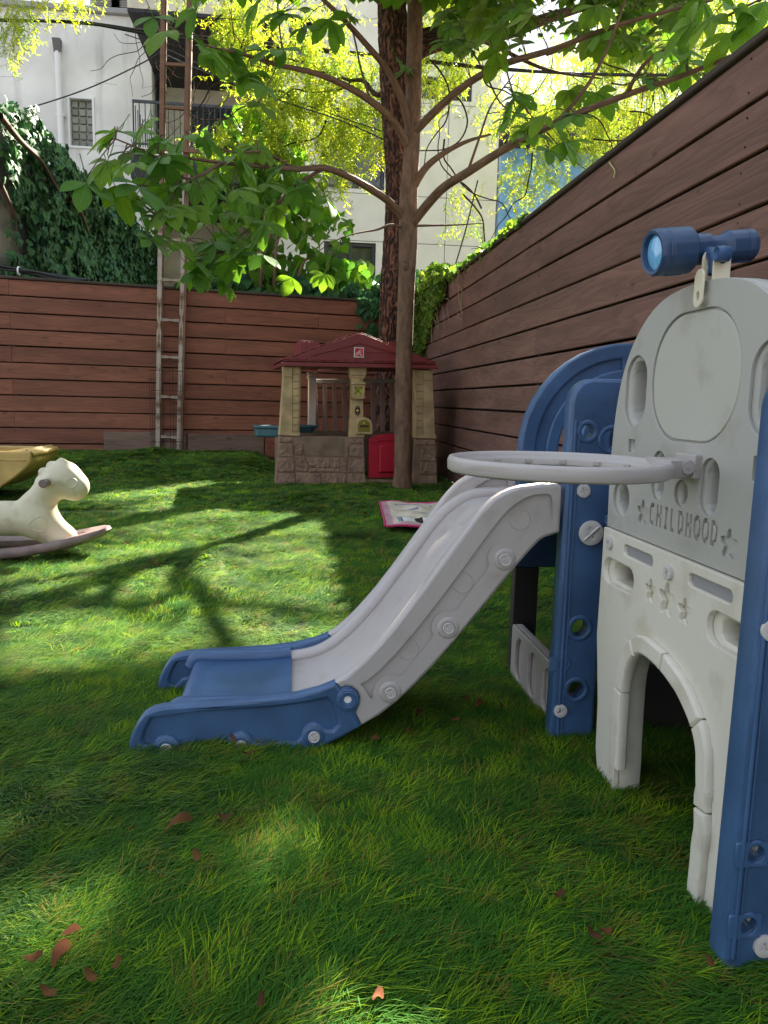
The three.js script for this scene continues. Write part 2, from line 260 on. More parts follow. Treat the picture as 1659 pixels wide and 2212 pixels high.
// a plastic bolt head with a raised rim and a cross, axis along +z
function bolt(r, proud = 0.005) {
  const disc = lathe([[0, 0.0025], [r * 0.78, 0.0025], [r * 0.84, proud], [r * 0.95, proud], [r, proud * 0.55], [r, -0.004], [0, -0.004]], 28).rotateX(Math.PI / 2);
  const out = [disc]; for (const a of [0.35, 0.35 + Math.PI / 2]) for (const s of [-1, 1]) out.push(new RoundedBoxGeometry(r * 1.35, r * 0.14, 0.005, 1, 0.001).translate(0, s * r * 0.16, 0.003).rotateZ(a));
  return merge(out);
}
function crossBolt(r) {                                       // flat head with a sunk cross
  const s = new THREE.Shape(oval(0, 0, r, r, 32).getPoints()), w = r * 0.1, l = r * 0.46, c = Math.cos(0.4), n = Math.sin(0.4);
  const cr = [[l, w], [w, w], [w, l], [-w, l], [-w, w], [-l, w], [-l, -w], [-w, -w], [-w, -l], [w, -l], [w, -w], [l, -w]].map(([x, y]) => new THREE.Vector2(x * c - y * n, x * n + y * c));
  s.holes.push(new THREE.Path(cr)); const g = new THREE.ExtrudeGeometry(s, { depth: 0.004, bevelEnabled: true, bevelSize: 0.0012, bevelOffset: -0.0012, bevelThickness: 0.0012, bevelSegments: 2 });
  return merge([smooth(g, 0.6), cyl(r * 0.98, r * 0.98, 0.004, 32).rotateX(Math.PI / 2)]);
}

const SX = 0.645, SZ = -1.64, SZ2 = -2.0, PZ = -0.912;          // planes of the arched panel, the two slide rails and the near post
const set = thing('climbing_set', 'grey and blue plastic climbing set with slide, arched tunnel panel and hoop', 'climbing set', [0.62, 0, -1.6]);
// ---- slide: rails traced on the plane they stand in
const zs = (x, y) => { const p = onZ(243 + 0.6022 * x, 972 + 0.6022 * y, SZ); return [p.x, p.y]; };
const greyOut = [[800, 836], [835, 815], [870, 785], [905, 752], [940, 715], [975, 676], [1010, 635], [1045, 590], [1080, 545], [1150, 450], [1220, 355], [1290, 260], [1318, 226], [1345, 197], [1370, 174], [1400, 155], [1435, 140], [1470, 130], [1540, 122], [1600, 122], [1613, 130], [1612, 200], [1605, 296], [1580, 306], [1555, 313], [1535, 325], [1500, 360], [1440, 430], [1370, 515], [1300, 600], [1230, 685], [1160, 765], [1090, 840], [1020, 905], [960, 952], [893, 990], [872, 945], [884, 915], [886, 888], [876, 866], [858, 852], [836, 849], [818, 856]].map((p) => zs(...p));
const greyIn = [[872, 838], [905, 818], [950, 782], [1010, 720], [1090, 625], [1160, 535], [1240, 428], [1320, 318], [1380, 240], [1410, 207], [1440, 182], [1475, 160], [1510, 148], [1560, 145], [1580, 152], [1589, 170], [1591, 240], [1582, 258], [1560, 270], [1525, 276], [1500, 292], [1478, 322], [1462, 340], [1430, 344], [1395, 340], [1370, 356], [1358, 384], [1364, 412], [1352, 440], [1300, 505], [1262, 556], [1245, 580], [1215, 590], [1188, 590], [1166, 606], [1155, 636], [1164, 664], [1148, 692], [1100, 752], [1060, 800], [1040, 822], [1010, 818], [980, 820], [956, 840], [946, 868], [946, 890], [936, 904], [918, 902], [903, 878], [886, 852]].map((p) => zs(...p));
const blueOut = [[800, 836], [740, 860], [660, 880], [560, 895], [450, 903], [300, 912], [180, 922], [140, 932], [110, 950], [85, 985], [66, 1025], [58, 1058], [60, 1082], [75, 1100], [100, 1107], [300, 1103], [500, 1093], [650, 1085], [700, 1079], [745, 1068], [820, 1033], [893, 991], [872, 945], [884, 915], [886, 888], [876, 866], [858, 852], [836, 849], [818, 856]].map((p) => zs(...p));
const blueIn = [[770, 892], [700, 908], [560, 925], [400, 935], [250, 943], [165, 950], [140, 965], [120, 1000], [108, 1035], [112, 1055], [128, 1062], [145, 1052], [160, 1032], [190, 1022], [222, 1030], [242, 1058], [262, 1068], [400, 1062], [415, 1040], [435, 1018], [462, 1010], [490, 1020], [505, 1040], [522, 1055], [660, 1045], [675, 1030], [682, 1005], [700, 985], [726, 978], [752, 990], [768, 1002], [790, 1004], [808, 985], [800, 950], [790, 915]].map((p) => zs(...p));
const railT = 0.034;
function rail(pOut, pIn, zFront, rimFront) {                   // core plate with a raised rim round the sunk field
  const s = shapeOf(pOut), core = plate(s, null, railT - 0.018, 0.004).translate(0, 0, zFront - railT + 0.009), rim = (z) => plate(s, [new THREE.Path(pIn.map(([x, y]) => new THREE.Vector2(x, y)))], 0.018, 0.0075, 4, 0.9).translate(0, 0, z);
  return merge([core, rim(zFront - 0.018), rim(zFront - railT)]);
}
const slide = wpart(set, 'slide', rail(greyOut, greyIn, SZ), GREYP, 'grey plastic slide rail beside the lawn');
wpart(set, 'slide_rail', rail(greyOut, greyIn, SZ2), GREYP, null, slide);
wpart(set, 'slide_foot', rail(blueOut, blueIn, SZ + 0.002), BLUEP, 'blue foot section of the slide', slide);
wpart(set, 'slide_foot', rail(blueOut, blueIn, SZ2 - 0.002), BLUEP, 'blue foot section of the slide', slide);
{ // chute between the rails
  const path = [[210, 905], [230, 872], [300, 868], [420, 866], [540, 862], [640, 852]], path2 = [[640, 852], [720, 838], [790, 812], [860, 765], [940, 690], [1020, 600], [1100, 495], [1180, 388], [1260, 280], [1320, 215], [1390, 165], [1450, 145], [1600, 140]];
  const chute = (pts, drop, m, name) => {
    const P = new THREE.CatmullRomCurve3(pts.map((p) => { const [x, y] = zs(...p); return V(x, y, 0); })).getPoints(40).map((q) => [q.x, q.y]);
    const low = P.map(([x, y]) => [x, y - drop]), nrm = (i) => { const a = low[Math.max(0, i - 1)], b = low[Math.min(low.length - 1, i + 1)], l = Math.hypot(b[0] - a[0], b[1] - a[1]); return [-(b[1] - a[1]) / l, (b[0] - a[0]) / l]; };
    const under = low.map((q, i) => { const n = nrm(i); return [q[0] - n[0] * 0.022, q[1] - n[1] * 0.022]; });
    const flat = plate(shapeOf([...low, ...under.reverse()]), null, 0.33, 0.002).translate(0, 0, SZ2 - 0.002);
    const fil = (z, s) => { const q = low.map((a, i) => { const n = nrm(i); return V(a[0] + n[0] * 0.004, a[1] + n[1] * 0.004, z); }); return tube(q, 0.02, 10, 50); };
    return wpart(set, name, merge([flat, fil(SZ - railT, 1), fil(SZ2, 1)]), m, null, slide);
  };
  chute(path, 0.048, BLUEP, 'slide_foot_bed'); chute(path2, 0.058, GREYP, 'slide_bed');
}
[[1407, 393, 24], [1204, 638, 22], [996, 869, 22], [193, 1072, 23], [461, 1060, 22], [723, 1027, 22]].forEach(([x, y, r]) => {
  const [a, b] = zs(x, y); wpart(set, 'screw', bolt(r * 0.6022 / 1005).translate(a, b, SZ + 0.003), SCREWP, null, slide);
  wpart(set, 'screw_boss', lathe([[0.013, 0.002], [0.0165, 0.004], [0.024, 0.003], [0.027, -0.004], [0.013, -0.004]], 28).rotateX(Math.PI / 2).translate(a, b, SZ - 0.001), y > 1000 ? BLUEP : GREYP, null, slide);
});
{ // hinge eye where the blue foot meets the grey rail, moulded circles and letters on the rails
  const [a, b] = zs(843, 893);
  wpart(set, 'hinge_eye', plate(asShape(oval(0, 0, 0.026, 0.026)), [oval(0, 0, 0.0085, 0.0085)], 0.012, 0.004, 3).translate(a, b, SZ - 0.004), BLUEP, null, slide);
  wpart(set, 'hinge_pin', merge([new THREE.TorusGeometry(0.0175, 0.0022, 8, 28).translate(a, b, SZ + 0.0075)]), BLUEP, null, slide);
  wpart(set, 'hinge_hole', cyl(0.0088, 0.0088, 0.003, 20).rotateX(Math.PI / 2).translate(a, b, SZ + 0.001), plastic(0.85, 0.85, 0.86, 0.4), null, slide);
  const ring = (x, y, r, m, z = SZ) => { const [c, d] = zs(x, y); wpart(set, 'moulded_ring', new THREE.TorusGeometry(r, 0.0011, 6, 36).translate(c, d, z - 0.0088), m, null, slide); };
  ring(1465, 250, 0.0235, GREYP); ring(1258, 478, 0.0235, GREYP); ring(1062, 718, 0.0235, GREYP); ring(330, 1008, 0.0245, BLUEP); ring(590, 994, 0.0245, BLUEP);
  const letter = (px, py, rot, m) => { const q = onZ(px, py, SZ2 - 0.002); wpart(set, 'moulded_letter', new TextGeometry('R', { font, size: 0.018, depth: 0.0022, curveSegments: 4, bevelEnabled: false }).rotateZ(rot).translate(q.x - 0.008, q.y - 0.008, SZ2 - 0.010), m, null, slide); };
  letter(418, 1441, 0, BLUEP); letter(787, 1366, 0.75, GREYP);
  const q = onZ(743, 1400, SZ2); wpart(set, 'square_socket', plate(asShape(pill(0, 0, 0.015, 0.015, 0.002)), [oval(0, 0, 0.008, 0.008)], 0.004, 0.001).rotateZ(-0.2).translate(q.x, q.y, SZ2 - 0.008), GREYP, null, slide);
}
// ---- upright side panels, facing the camera side (shape in x, y)
function zPanel(name, outline, holes, z, depth, mat, label, bevel = 0.008) { return wpart(set, name, plate(outline, holes, depth, bevel, 4, 0.9).translate(0, 0, z - depth), mat, label); }
const sidePanel = (x0, x1, top, r, xl = x1) => { const s = new THREE.Shape(); s.moveTo(x0 + 0.02, -0.01); s.lineTo(xl, -0.01); if (xl < x1) { s.lineTo(xl, 0.54); s.lineTo(x1, 0.56); } s.lineTo(x1, top); s.lineTo(x0 + r, top); s.quadraticCurveTo(x0 + r * 0.12, top - r * 0.1, x0, top - r * 1.1); s.lineTo(x0 - 0.004, 0.012); s.quadraticCurveTo(x0 - 0.004, -0.01, x0 + 0.02, -0.01); return s; };
const pz = (px, py, z) => { const p = onZ(px, py, z); return [p.x, p.y]; };
const ringRim = (mat, x, y, z, r, root, w = 0.006) => wpart(set, 'hole_rim', new THREE.TorusGeometry(r + w * 0.55, w, 8, 30).scale(1, 1, 0.45).translate(x, y, z), mat, null, root);
{
  const face = SZ + 0.002, H1 = [[1252, 1357, 0.022], [1244, 1490, 0.022], [1217, 1434, 0.0115], [1270, 932, 0.017], [1322, 950, 0.024]];
  const holes = H1.map(([px, py, r]) => { const [x, y] = pz(px, py, face); return [x, y, r]; });
  const p1 = zPanel('side_panel', sidePanel(0.6, 0.99, 0.842, 0.05, 0.7), holes.map(([x, y, r]) => oval(x, y, r, r)), face, 0.045, BLUEP, 'blue side panel next to the slide top');
  holes.forEach(([x, y, r]) => ringRim(BLUEP, x, y, face, r, p1, r > 0.015 ? 0.006 : 0.004));
  wpart(set, 'edge_rib', box(0.007, 0.74, 0.006, 0.613, 0.38, face + 0.001, 0.0028), BLUEP, null, p1); wpart(set, 'edge_rib', box(0.004, 0.74, 0.005, 0.6225, 0.38, face, 0.0018), BLUEP, null, p1);
  for (const [px, py, r] of [[1260, 1060, 0.0155], [1210, 1535, 0.0155]]) { const [x, y] = pz(px, py, face); wpart(set, 'screw', crossBolt(r).translate(x, y, face), SCREWP, null, p1); }
  { const [x, y] = pz(1274, 1150, face); wpart(set, 'round_knob', crossBolt(0.028).translate(x, y, face + 0.006), SCREWP, null, p1); wpart(set, 'knob_grip', box(0.05, 0.0045, 0.008, 0, 0, 0, 0.002).rotateZ(0.75).translate(x, y, face + 0.011), SCREWP, null, p1); }
  { const [x, y] = pz(1206, 1434, face); wpart(set, 'keyhole_step', plate(asShape(pill(0, 0, 0.022, 0.016, 0.004)), [oval(0.011, 0, 0.0115, 0.0115)], 0.004, 0.001).translate(x, y, face - 0.002), BLUEP, null, p1); }
  // the same panel nearest the camera
  const f2 = PZ, H2 = [[1632, 1845, 0.014], [1616, 2000, 0.014]].map(([px, py, r]) => [...pz(px, py, f2), r]);
  const p2 = zPanel('side_panel', sidePanel(0.606, 1.0, 0.842, 0.05), H2.map(([x, y, r]) => oval(x, y, r, r)), f2, 0.045, BLUEP, 'blue side panel at the free end of the arched tunnel');
  H2.forEach(([x, y, r]) => ringRim(BLUEP, x, y, f2, r, p2, 0.0045));
  wpart(set, 'edge_rib', box(0.006, 0.76, 0.007, 0.6135, 0.4, f2 + 0.001, 0.003), BLUEP, null, p2); wpart(set, 'edge_rib', box(0.0035, 0.76, 0.005, 0.6205, 0.4, f2, 0.002), BLUEP, null, p2);
  H2.forEach(([x, y], i) => wpart(set, 'keyhole_step', plate(asShape(pill(0, 0, 0.024, 0.018, 0.003)), [oval(0.006, 0, 0.0135, 0.0135)], 0.005, 0.0015).translate(x - 0.006, y, f2 - 0.002), BLUEP, null, p2));
  { const [x, y] = pz(1650, 2042, f2); wpart(set, 'screw', crossBolt(0.0165).translate(x, y, f2), SCREWP, null, p2); }
  { const [x, y] = pz(1668, 1360, f2); wpart(set, 'screw', crossBolt(0.0165).translate(x, y, f2), SCREWP, null, p2); }
}
{ // tall arched panel on the far side of the slide
  const z = -2.1, cx = 0.935, cy = 0.655, R = 0.305, s = new THREE.Shape(); s.moveTo(cx - R, 0.32); s.lineTo(cx + R, 0.32); s.lineTo(cx + R, cy); s.absarc(cx, cy, R, 0, Math.PI, false); s.lineTo(cx - R, 0.32);
  s.curves.length; const arcHole = (r0, r1, a0, a1) => { const p = []; for (let i = 0; i <= 20; i++) { const a = a0 + (a1 - a0) * i / 20; p.push(new THREE.Vector2(cx + r1 * Math.cos(a), cy + r1 * Math.sin(a))); } for (let i = 20; i >= 0; i--) { const a = a0 + (a1 - a0) * i / 20; p.push(new THREE.Vector2(cx + r0 * Math.cos(a), cy + r0 * Math.sin(a))); } return new THREE.Path(p); };
  const open = arcHole(0.13, 0.195, Math.PI * 0.58, Math.PI * 1.12), sq = pill(cx + 0.02, cy + 0.25, 0.016, 0.02, 0.004), groove = arcHole(0.232, 0.262, Math.PI * 0.53, Math.PI * 1.08);
  const a = zPanel('arched_end_panel', s, [open, sq], z - 0.010, 0.035, BLUEP, 'tall round topped blue panel behind the slide', 0.007);
  wpart(set, 'moulded_face', plate(s, [open, sq, groove], 0.012, 0.006, 4, 0.9).translate(0, 0, z - 0.011), BLUEP, null, a);
  const disc = plate(asShape(oval(0, 0, 0.135, 0.135, 40)), [oval(0, 0, 0.05, 0.05)], 0.03, 0.008, 4, 0.9).translate(0.9, 0.69, -2.03); wpart(set, 'steering_wheel', disc, BLUEP, null, a);
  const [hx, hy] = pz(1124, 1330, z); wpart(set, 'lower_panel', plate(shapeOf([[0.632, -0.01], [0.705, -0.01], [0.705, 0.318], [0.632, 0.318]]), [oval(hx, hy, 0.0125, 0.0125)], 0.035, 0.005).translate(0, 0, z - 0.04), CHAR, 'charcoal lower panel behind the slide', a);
}
{ // low panel with three sunk ovals between the side panels, deck and dark tunnel wall
  const x = 0.626, zz = [-2.085, -1.69], s = shapeOf([[-zz[0], -0.01], [-zz[0], 0.152], [-zz[0] - 0.006, 0.158], [-zz[1] + 0.006, 0.158], [-zz[1], 0.152], [-zz[1], -0.01]]), os = [0, 1, 2].map((i) => pill(1.765 + i * 0.12, 0.078, 0.036, 0.057));
  const g = merge([plate(s, os, 0.010, 0.004, 3), plate(s, null, 0.02, 0.002).translate(0, 0, 0.010)]).rotateY(Math.PI / 2).translate(x, 0, 0);
  wpart(set, 'low_panel', g, GREYP, 'low grey panel with three sunk ovals under the slide top');
  wpart(set, 'deck', box(0.4, 0.03, 0.40, 0.83, 0.50, -1.87, 0.006), GREYP);
  const pw = shapeOf([[0.745, 0.10], [1.3, 0.10], [1.3, 0.5], [0.745, 0.5]]), tri = new THREE.Path([[0.79, 0.27], [0.86, 0.235], [0.85, 0.31], [0.8, 0.33]].map(([a, b]) => new THREE.Vector2(a, b)));
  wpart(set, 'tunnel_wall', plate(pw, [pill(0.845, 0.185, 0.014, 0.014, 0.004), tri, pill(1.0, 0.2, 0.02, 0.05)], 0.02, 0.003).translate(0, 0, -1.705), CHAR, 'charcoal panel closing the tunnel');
  wpart(set, 'tunnel_wall_foot', box(0.56, 0.11, 0.02, 1.03, 0.045, -1.70, 0.003), plastic(0.045, 0.034, 0.03, 0.6)); wpart(set, 'slotted_insert', plate(asShape(pill(0.985, 0.205, 0.045, 0.1, 0.02)), [pill(0.985, 0.215, 0.018, 0.055)], 0.012, 0.004).translate(0, 0, -1.688), GREYP);
  wpart(set, 'tunnel_roof', box(0.36, 0.02, 0.66, 0.86, 0.535, -1.28, 0.004), BLUEP);
  wpart(set, 'tunnel_back', box(0.02, 0.53, 0.66, 1.05, 0.265, -1.28, 0.004), BLUEP);
}
// ---- arched tunnel panel and basketball board, facing the lawn (shape in -z, y)
const ax = (px, py, x = SX) => { const p = onX(px, py, x); return [-p.z, p.y]; };
const za = (x, y) => ax(1026 + 0.3815 * x, 1026 + 0.3815 * y), zb = (x, y) => ax(1269 + 0.3418 * x, 567 + 0.3418 * y);
const xPanel = (parent, name, shape, holes, x, depth, mat, label, bevel = 0.005, seg = 3) => wpart(set, name, plate(shape, holes, depth, bevel, seg, 0.9).rotateY(Math.PI / 2).translate(x, 0, 0), mat, label, parent);
{
  const half = 0.303, mid = 1.221, archIn = [[790, 1640], [795, 1500], [802, 1380], [812, 1220], [822, 1130], [845, 1030], [872, 970], [900, 932], [930, 912], [955, 908], [990, 922], [1030, 950], [1075, 990], [1120, 1040], [1160, 1092], [1200, 1150], [1270, 1290], [1320, 1430], [1345, 1570], [1347, 1700], [1345, 1840]].map((p) => za(...p));
  const rl = [[865, 800], [860, 1030], [845, 1120], [828, 1300], [806, 1490]].map(([x, y]) => ax(1242 + 0.3409 * x, 1458 + 0.3409 * y));
  const inner = [[archIn[0][0] + 0.002, -0.012], ...archIn, ...rl, [rl[4][0] - 0.002, -0.012]];
  const L = 1.525, Rr = 0.928, top = 0.532;
  const outline = [[L, top], [L + 0.002, 0.3], [L - 0.025, 0.16], [L - 0.03, 0.06], [L - 0.055, -0.012], ...inner, [Rr, -0.012], [Rr, top]];
  const pn = (x, y, r) => { const [u, v] = za(x, y); return [u, v]; };
  const s1 = [(800 + 745) / 2, 590], slotA = (() => { const a = pn(738, 520), b = pn(884, 640); return [(a[0] + b[0]) / 2, (a[1] + b[1]) / 2 + 0.004, Math.abs(a[0] - b[0]) / 2 + 0.008, 0.026]; })();
  const slotB = (() => { const [u] = pn(1430, 950); return [u - 0.01, slotA[1], slotA[2], 0.026]; })();
  const barA = (() => { const a = pn(843, 415), b = pn(1006, 500); return [(a[0] + b[0]) / 2, (a[1] + b[1]) / 2, Math.abs(a[0] - b[0]) / 2, 0.0105]; })(), barB = (() => { const a = pn(1206, 605), b = pn(1454, 735); return [(a[0] + b[0]) / 2, barA[1], Math.abs(a[0] - b[0]) / 2, 0.0105]; })();
  const stars = [[990, 658, 0.02], [1083, 708, 0.027], [1183, 775, 0.02]].map(([x, y, r]) => [...pn(x, y), r]);
  const sh = shapeOf(outline), holesF = [pill(slotA[0], slotA[1], slotA[2], slotA[3]), pill(slotB[0], slotB[1], slotB[2], slotB[3]), pill(...barA), pill(...barB), ...stars.map(([u, v, r]) => starPath(u, v, r * 1.1, r * 0.62))];
  const arch = xPanel(null, 'arch_panel', sh, holesF, SX, 0.012, CREAMP, 'cream arched tunnel panel with stars', 0.0024);
  xPanel(arch, 'arch_panel_core', sh, [pill(slotA[0] - 0.006, slotA[1], slotA[2] * 0.74, slotA[3] * 0.7), pill(slotB[0] - 0.006, slotB[1], slotB[2] * 0.74, slotB[3] * 0.7)], SX + 0.0118, 0.046, CREAMP, null, 0.004);
  for (const b of [barA, barB]) xPanel(arch, 'grey_insert', asShape(pill(b[0], b[1], b[2] * 0.985, b[3] * 0.94)), null, SX + 0.006, 0.006, INSERT, null, 0.001);
  for (const [x, y, r] of [[767, 382, 0.0135], [1102, 552, 0.0135]]) { const [u, v] = pn(x, y); wpart(set, 'screw', crossBolt(r).rotateY(-Math.PI / 2).translate(SX - 0.001, v, -u), SCREWP, null, arch); }
  // arch moulding, in stones with joints
  const C3 = new THREE.CatmullRomCurve3([...archIn, ...rl].map(([u, v]) => V(u, v, 0))), pts = C3.getSpacedPoints(120), joints = [0, 22, 40, 58, 78, 98, 120];
  for (let k = 0; k + 1 < joints.length; k++) {
    const seg = pts.slice(joints[k], joints[k + 1] + 1), off = (p, i, d) => { const a = seg[Math.max(0, i - 1)], b = seg[Math.min(seg.length - 1, i + 1)], l = Math.hypot(b.x - a.x, b.y - a.y); return [p.x + (b.y - a.y) / l * d, p.y - (b.x - a.x) / l * d]; };
    const w = 0.034, o = seg.map((p, i) => off(p, i, -w)), n = seg.map((p, i) => off(p, i, 0.0005)), inset = 0.0018, cut = (a, b) => { const l = Math.hypot(b[0] - a[0], b[1] - a[1]); return [a[0] + (b[0] - a[0]) / l * inset, a[1] + (b[1] - a[1]) / l * inset]; };
    const fix = (q) => { q = q.slice(); q[0] = cut(q[0], q[1]); q[q.length - 1] = cut(q[q.length - 1], q[q.length - 2]); return q; };
    xPanel(arch, 'arch_stone', shapeOf([...fix(n), ...fix(o).reverse()]), null, SX - 0.012, 0.022, CREAMP, null, 0.005, 4);
  }
  // ---- basketball board
  const B = 0.535, boardOut = [[mid + half, B], [mid + half + 0.004, 0.66], [mid + half - 0.002, 0.745], [mid + half - 0.022, 0.83], [mid + half - 0.06, 0.895], [mid + half - 0.115, 0.943], [mid + half - 0.18, 0.972], [mid, 0.985]];
  const right = boardOut.slice(0, -1).map(([u, v]) => [2 * mid - u, v]).reverse(), bsh = shapeOf([...boardOut, ...right].map((p) => p));
  const dense = new THREE.CatmullRomCurve3([...boardOut, ...right].map(([u, v]) => V(u, v, 0)), false, 'centripetal').getPoints(70); const bs = shapeOf(dense.map((p) => [p.x, p.y]));
  const hole = (x0, y0, x1, y1) => { const a = zb(x0, (y0 + y1) / 2), b = zb(x1, (y0 + y1) / 2), t = zb((x0 + x1) / 2, y0), d = zb((x0 + x1) / 2, y1); return [(a[0] + b[0]) / 2, (t[1] + d[1]) / 2, Math.abs(a[0] - b[0]) / 2, Math.abs(t[1] - d[1]) / 2]; };
  const slots = [hole(220, 590, 350, 1040), hole(1000, 460, 1180, 1120), hole(385, 1190, 465, 1505), hole(685, 1235, 803, 1605), hole(525, 1375, 610, 1545), hole(142, 1385, 245, 1600), hole(985, 1590, 1160, 1930)];
  slots[1] = [2 * mid - slots[0][0], slots[0][1], slots[0][2], slots[0][3]]; slots[6] = [2 * mid - slots[5][0], slots[5][1], slots[5][2], slots[5][3]];
  const socks = [hole(238, 1118, 278, 1200), hole(1018, 1228, 1115, 1390)];
  const rec = hole(390, 300, 945, 1145), recP = pill(rec[0], rec[1], rec[2], rec[3], rec[2] * 0.72, 10);
  const txt = []; { const a = zb(365, 1600), b = zb(800, 1745), size = 0.04, ch = 'CHILDHOOD'; const adv = (a[0] - b[0]) / 9; for (let i = 0; i < 9; i++) for (const t of font.generateShapes(ch[i], size)) txt.push([t, a[0] - adv * (i + (ch[i] === 'I' ? 0.28 : 0.05)), (a[1] + b[1]) / 2 - 0.0145]); }
  // lettering reads from the lawn side, so x of the letters runs along -u
  const flip = (pts, u, v) => pts.map((p) => new THREE.Vector2(u - p.x * 0.6, v + p.y));
  const letterHoles = txt.map(([t, u, v]) => new THREE.Path(flip(t.getPoints(6), u, v))), islands = txt.flatMap(([t, u, v]) => t.holes.map((h) => new THREE.Shape(flip(h.getPoints(6), u, v))));
  const starsB = [zb(327, 1582), zb(866, 1785)].map(([u, v]) => starPath(u, v, 0.024, 0.0135));
  const front = [...slots.map((s) => pill(...s)), ...socks.map((s) => pill(s[0], s[1], s[2], s[3], 0.002)), ...letterHoles, ...starsB];
  const ring = plate(bs, [...front, recP], 0.006, 0.0016, 2, 0.7), bd = wpart(set, 'hoop_board', merge([ring, ...islands.map((s) => plate(s, null, 0.006, 0.0012, 1, 0.7))]).rotateY(Math.PI / 2).translate(SX + 0.006, 0, 0), BOARDP, 'grey round topped hoop board with the word childhood');
  const through = slots.map((s, i) => pill(s[0] - 0.004, s[1], s[2] * 0.72, s[3] * 0.86)), sk = socks.map((s) => oval(s[0] - 0.002, s[1], s[2] * 0.7, s[3] * 0.7));
  xPanel(bd, 'board_core', bs, [...through, ...sk], SX + 0.0119, 0.040, BOARDP, null, 0.007, 4);
  xPanel(bd, 'target_field', asShape(pill(rec[0], rec[1], rec[2] - 0.003, rec[3] - 0.003, rec[2] * 0.70, 10)), null, SX + 0.0078, 0.006, BOARDL, 'cream sunk target field', 0.0025);
  // ---- hoop
  const hp = onX(1478, 995, SX), hc = V(SX - 0.222, hp.y - 0.009, hp.z + 0.012), hoop = lathe([[0.158, -0.012], [0.172, -0.014], [0.1775, -0.010], [0.178, 0.004], [0.175, 0.010], [0.170, 0.011], [0.166, 0.006], [0.164, 0.0], [0.158, -0.002], [0.158, -0.012]], 72).translate(hc.x, hc.y, hc.z);
  const hm = wpart(set, 'basketball_hoop', hoop, GREYP, 'grey hoop standing out from its board');
  const arm = plate(shapeOf([[SX - 0.006, hc.z - 0.022], [SX - 0.006, hc.z + 0.022], [SX - 0.052, hc.z + 0.045], [SX - 0.058, hc.z + 0.012], [SX - 0.058, hc.z - 0.03], [SX - 0.05, hc.z - 0.05]].map(([a, b]) => [a, -b])), null, 0.03, 0.005).rotateX(-Math.PI / 2).translate(0, hc.y - 0.017, 0);
  wpart(set, 'hoop_arm', arm, GREYP, null, hm); wpart(set, 'hinge_plate', box(0.014, 0.04, 0.066, SX + 0.001, hc.y + 0.002, hc.z, 0.003), GREYP, null, hm);
  wpart(set, 'hinge_pin', merge([cyl(0.011, 0.011, 0.006, 20).rotateX(Math.PI / 2), cyl(0.003, 0.003, 0.008, 12).rotateX(Math.PI / 2)]).translate(SX - 0.016, hc.y + 0.001, hc.z + 0.031), GREYP, null, hm);
  for (let i = 0; i < 16; i++) { const a = i / 16 * 2 * Math.PI; wpart(set, 'net_clip', box(0.006, 0.008, 0.012, 0, 0, 0, 0.0015).rotateY(-a).translate(hc.x + 0.157 * Math.cos(a), hc.y - 0.006, hc.z + 0.157 * Math.sin(a)), GREYP, null, hm); }
  // ---- telescope on its bracket
  const tb = onX(1517, 652, SX), bz = tb.z - 0.006;
  const tongue = (w, h) => { const sp = pill(0, 0, w, h, w); return asShape(sp); };
  const frontTab = plate(tongue(0.0135, 0.03), [oval(0, -0.012, 0.0052, 0.0072)], 0.004, 0.0012).rotateY(Math.PI / 2).translate(SX - 0.006, 0.972, bz);
  const tele = wpart(set, 'telescope_bracket', frontTab, BRACKET, 'cream bracket holding the telescope');
  const aim = new THREE.Vector3().subVectors(onX(1402, 530, SX + 0.02), onX(1622, 538, SX + 0.02)), hub = V(SX + 0.022, 1.048, bz - 0.004);
  const ear = (dz) => plate(tongue(0.0145, 0.034), [oval(0, 0.012, 0.0055, 0.0055)], 0.004, 0.0012).translate(SX + 0.022, 1.002, bz + dz);
  wpart(set, 'bracket_ear', ear(0.014), BRACKET, null, tele); wpart(set, 'bracket_ear', ear(-0.02), BRACKET, null, tele);
  wpart(set, 'pivot_pin', cyl(0.0055, 0.0055, 0.042, 16).rotateX(Math.PI / 2).translate(SX + 0.022, 1.014, bz), BLUEP, null, tele);
  const Cc = onX(1512, 538, SX + 0.022), toEye = EYE.clone().sub(Cc).normalize(), rt = V(0, 1, 0).cross(toEye).normalize(), dirT = rt.clone().multiplyScalar(-0.84).addScaledVector(toEye, 0.54).add(V(0, -0.03, 0)).normalize(), A = Cc.clone().addScaledVector(dirT, 0.088), Bp = Cc.clone().addScaledVector(dirT, -0.096), axis = A.clone().sub(Bp), Lt = axis.length(); axis.normalize();
  const q = new THREE.Quaternion().setFromUnitVectors(V(0, 1, 0), axis), at = (g) => g.applyQuaternion(q).translate((A.x + Bp.x) / 2, (A.y + Bp.y) / 2, (A.z + Bp.z) / 2);
  const h = Lt / 2, prof = [[0.0, -h], [0.021, -h], [0.0245, -h + 0.004], [0.0245, -h + 0.012], [0.0238, -h + 0.014], [0.0245, -h + 0.016], [0.0238, -h + 0.019], [0.0245, -h + 0.021], [0.0245, -h * 0.48], [0.021, -h * 0.42], [0.0185, -h * 0.36], [0.0185, -h * 0.12], [0.0225, -h * 0.1], [0.0235, -h * 0.02], [0.0235, h * 0.24], [0.0255, h * 0.26], [0.0325, h * 0.28], [0.035, h * 0.32], [0.035, h - 0.022], [0.0342, h - 0.02], [0.035, h - 0.018], [0.0342, h - 0.015], [0.035, h - 0.013], [0.035, h - 0.006], [0.032, h], [0.0275, h - 0.001], [0.026, h - 0.01], [0.0, h - 0.012]].map(([a, b]) => [a * 1.08, b]);
  const tm = wpart(set, 'telescope', at(smooth(lathe(prof, 40), 0.5)), plastic(0.03, 0.068, 0.15, 0.4), 'dark blue toy telescope on top of the board');
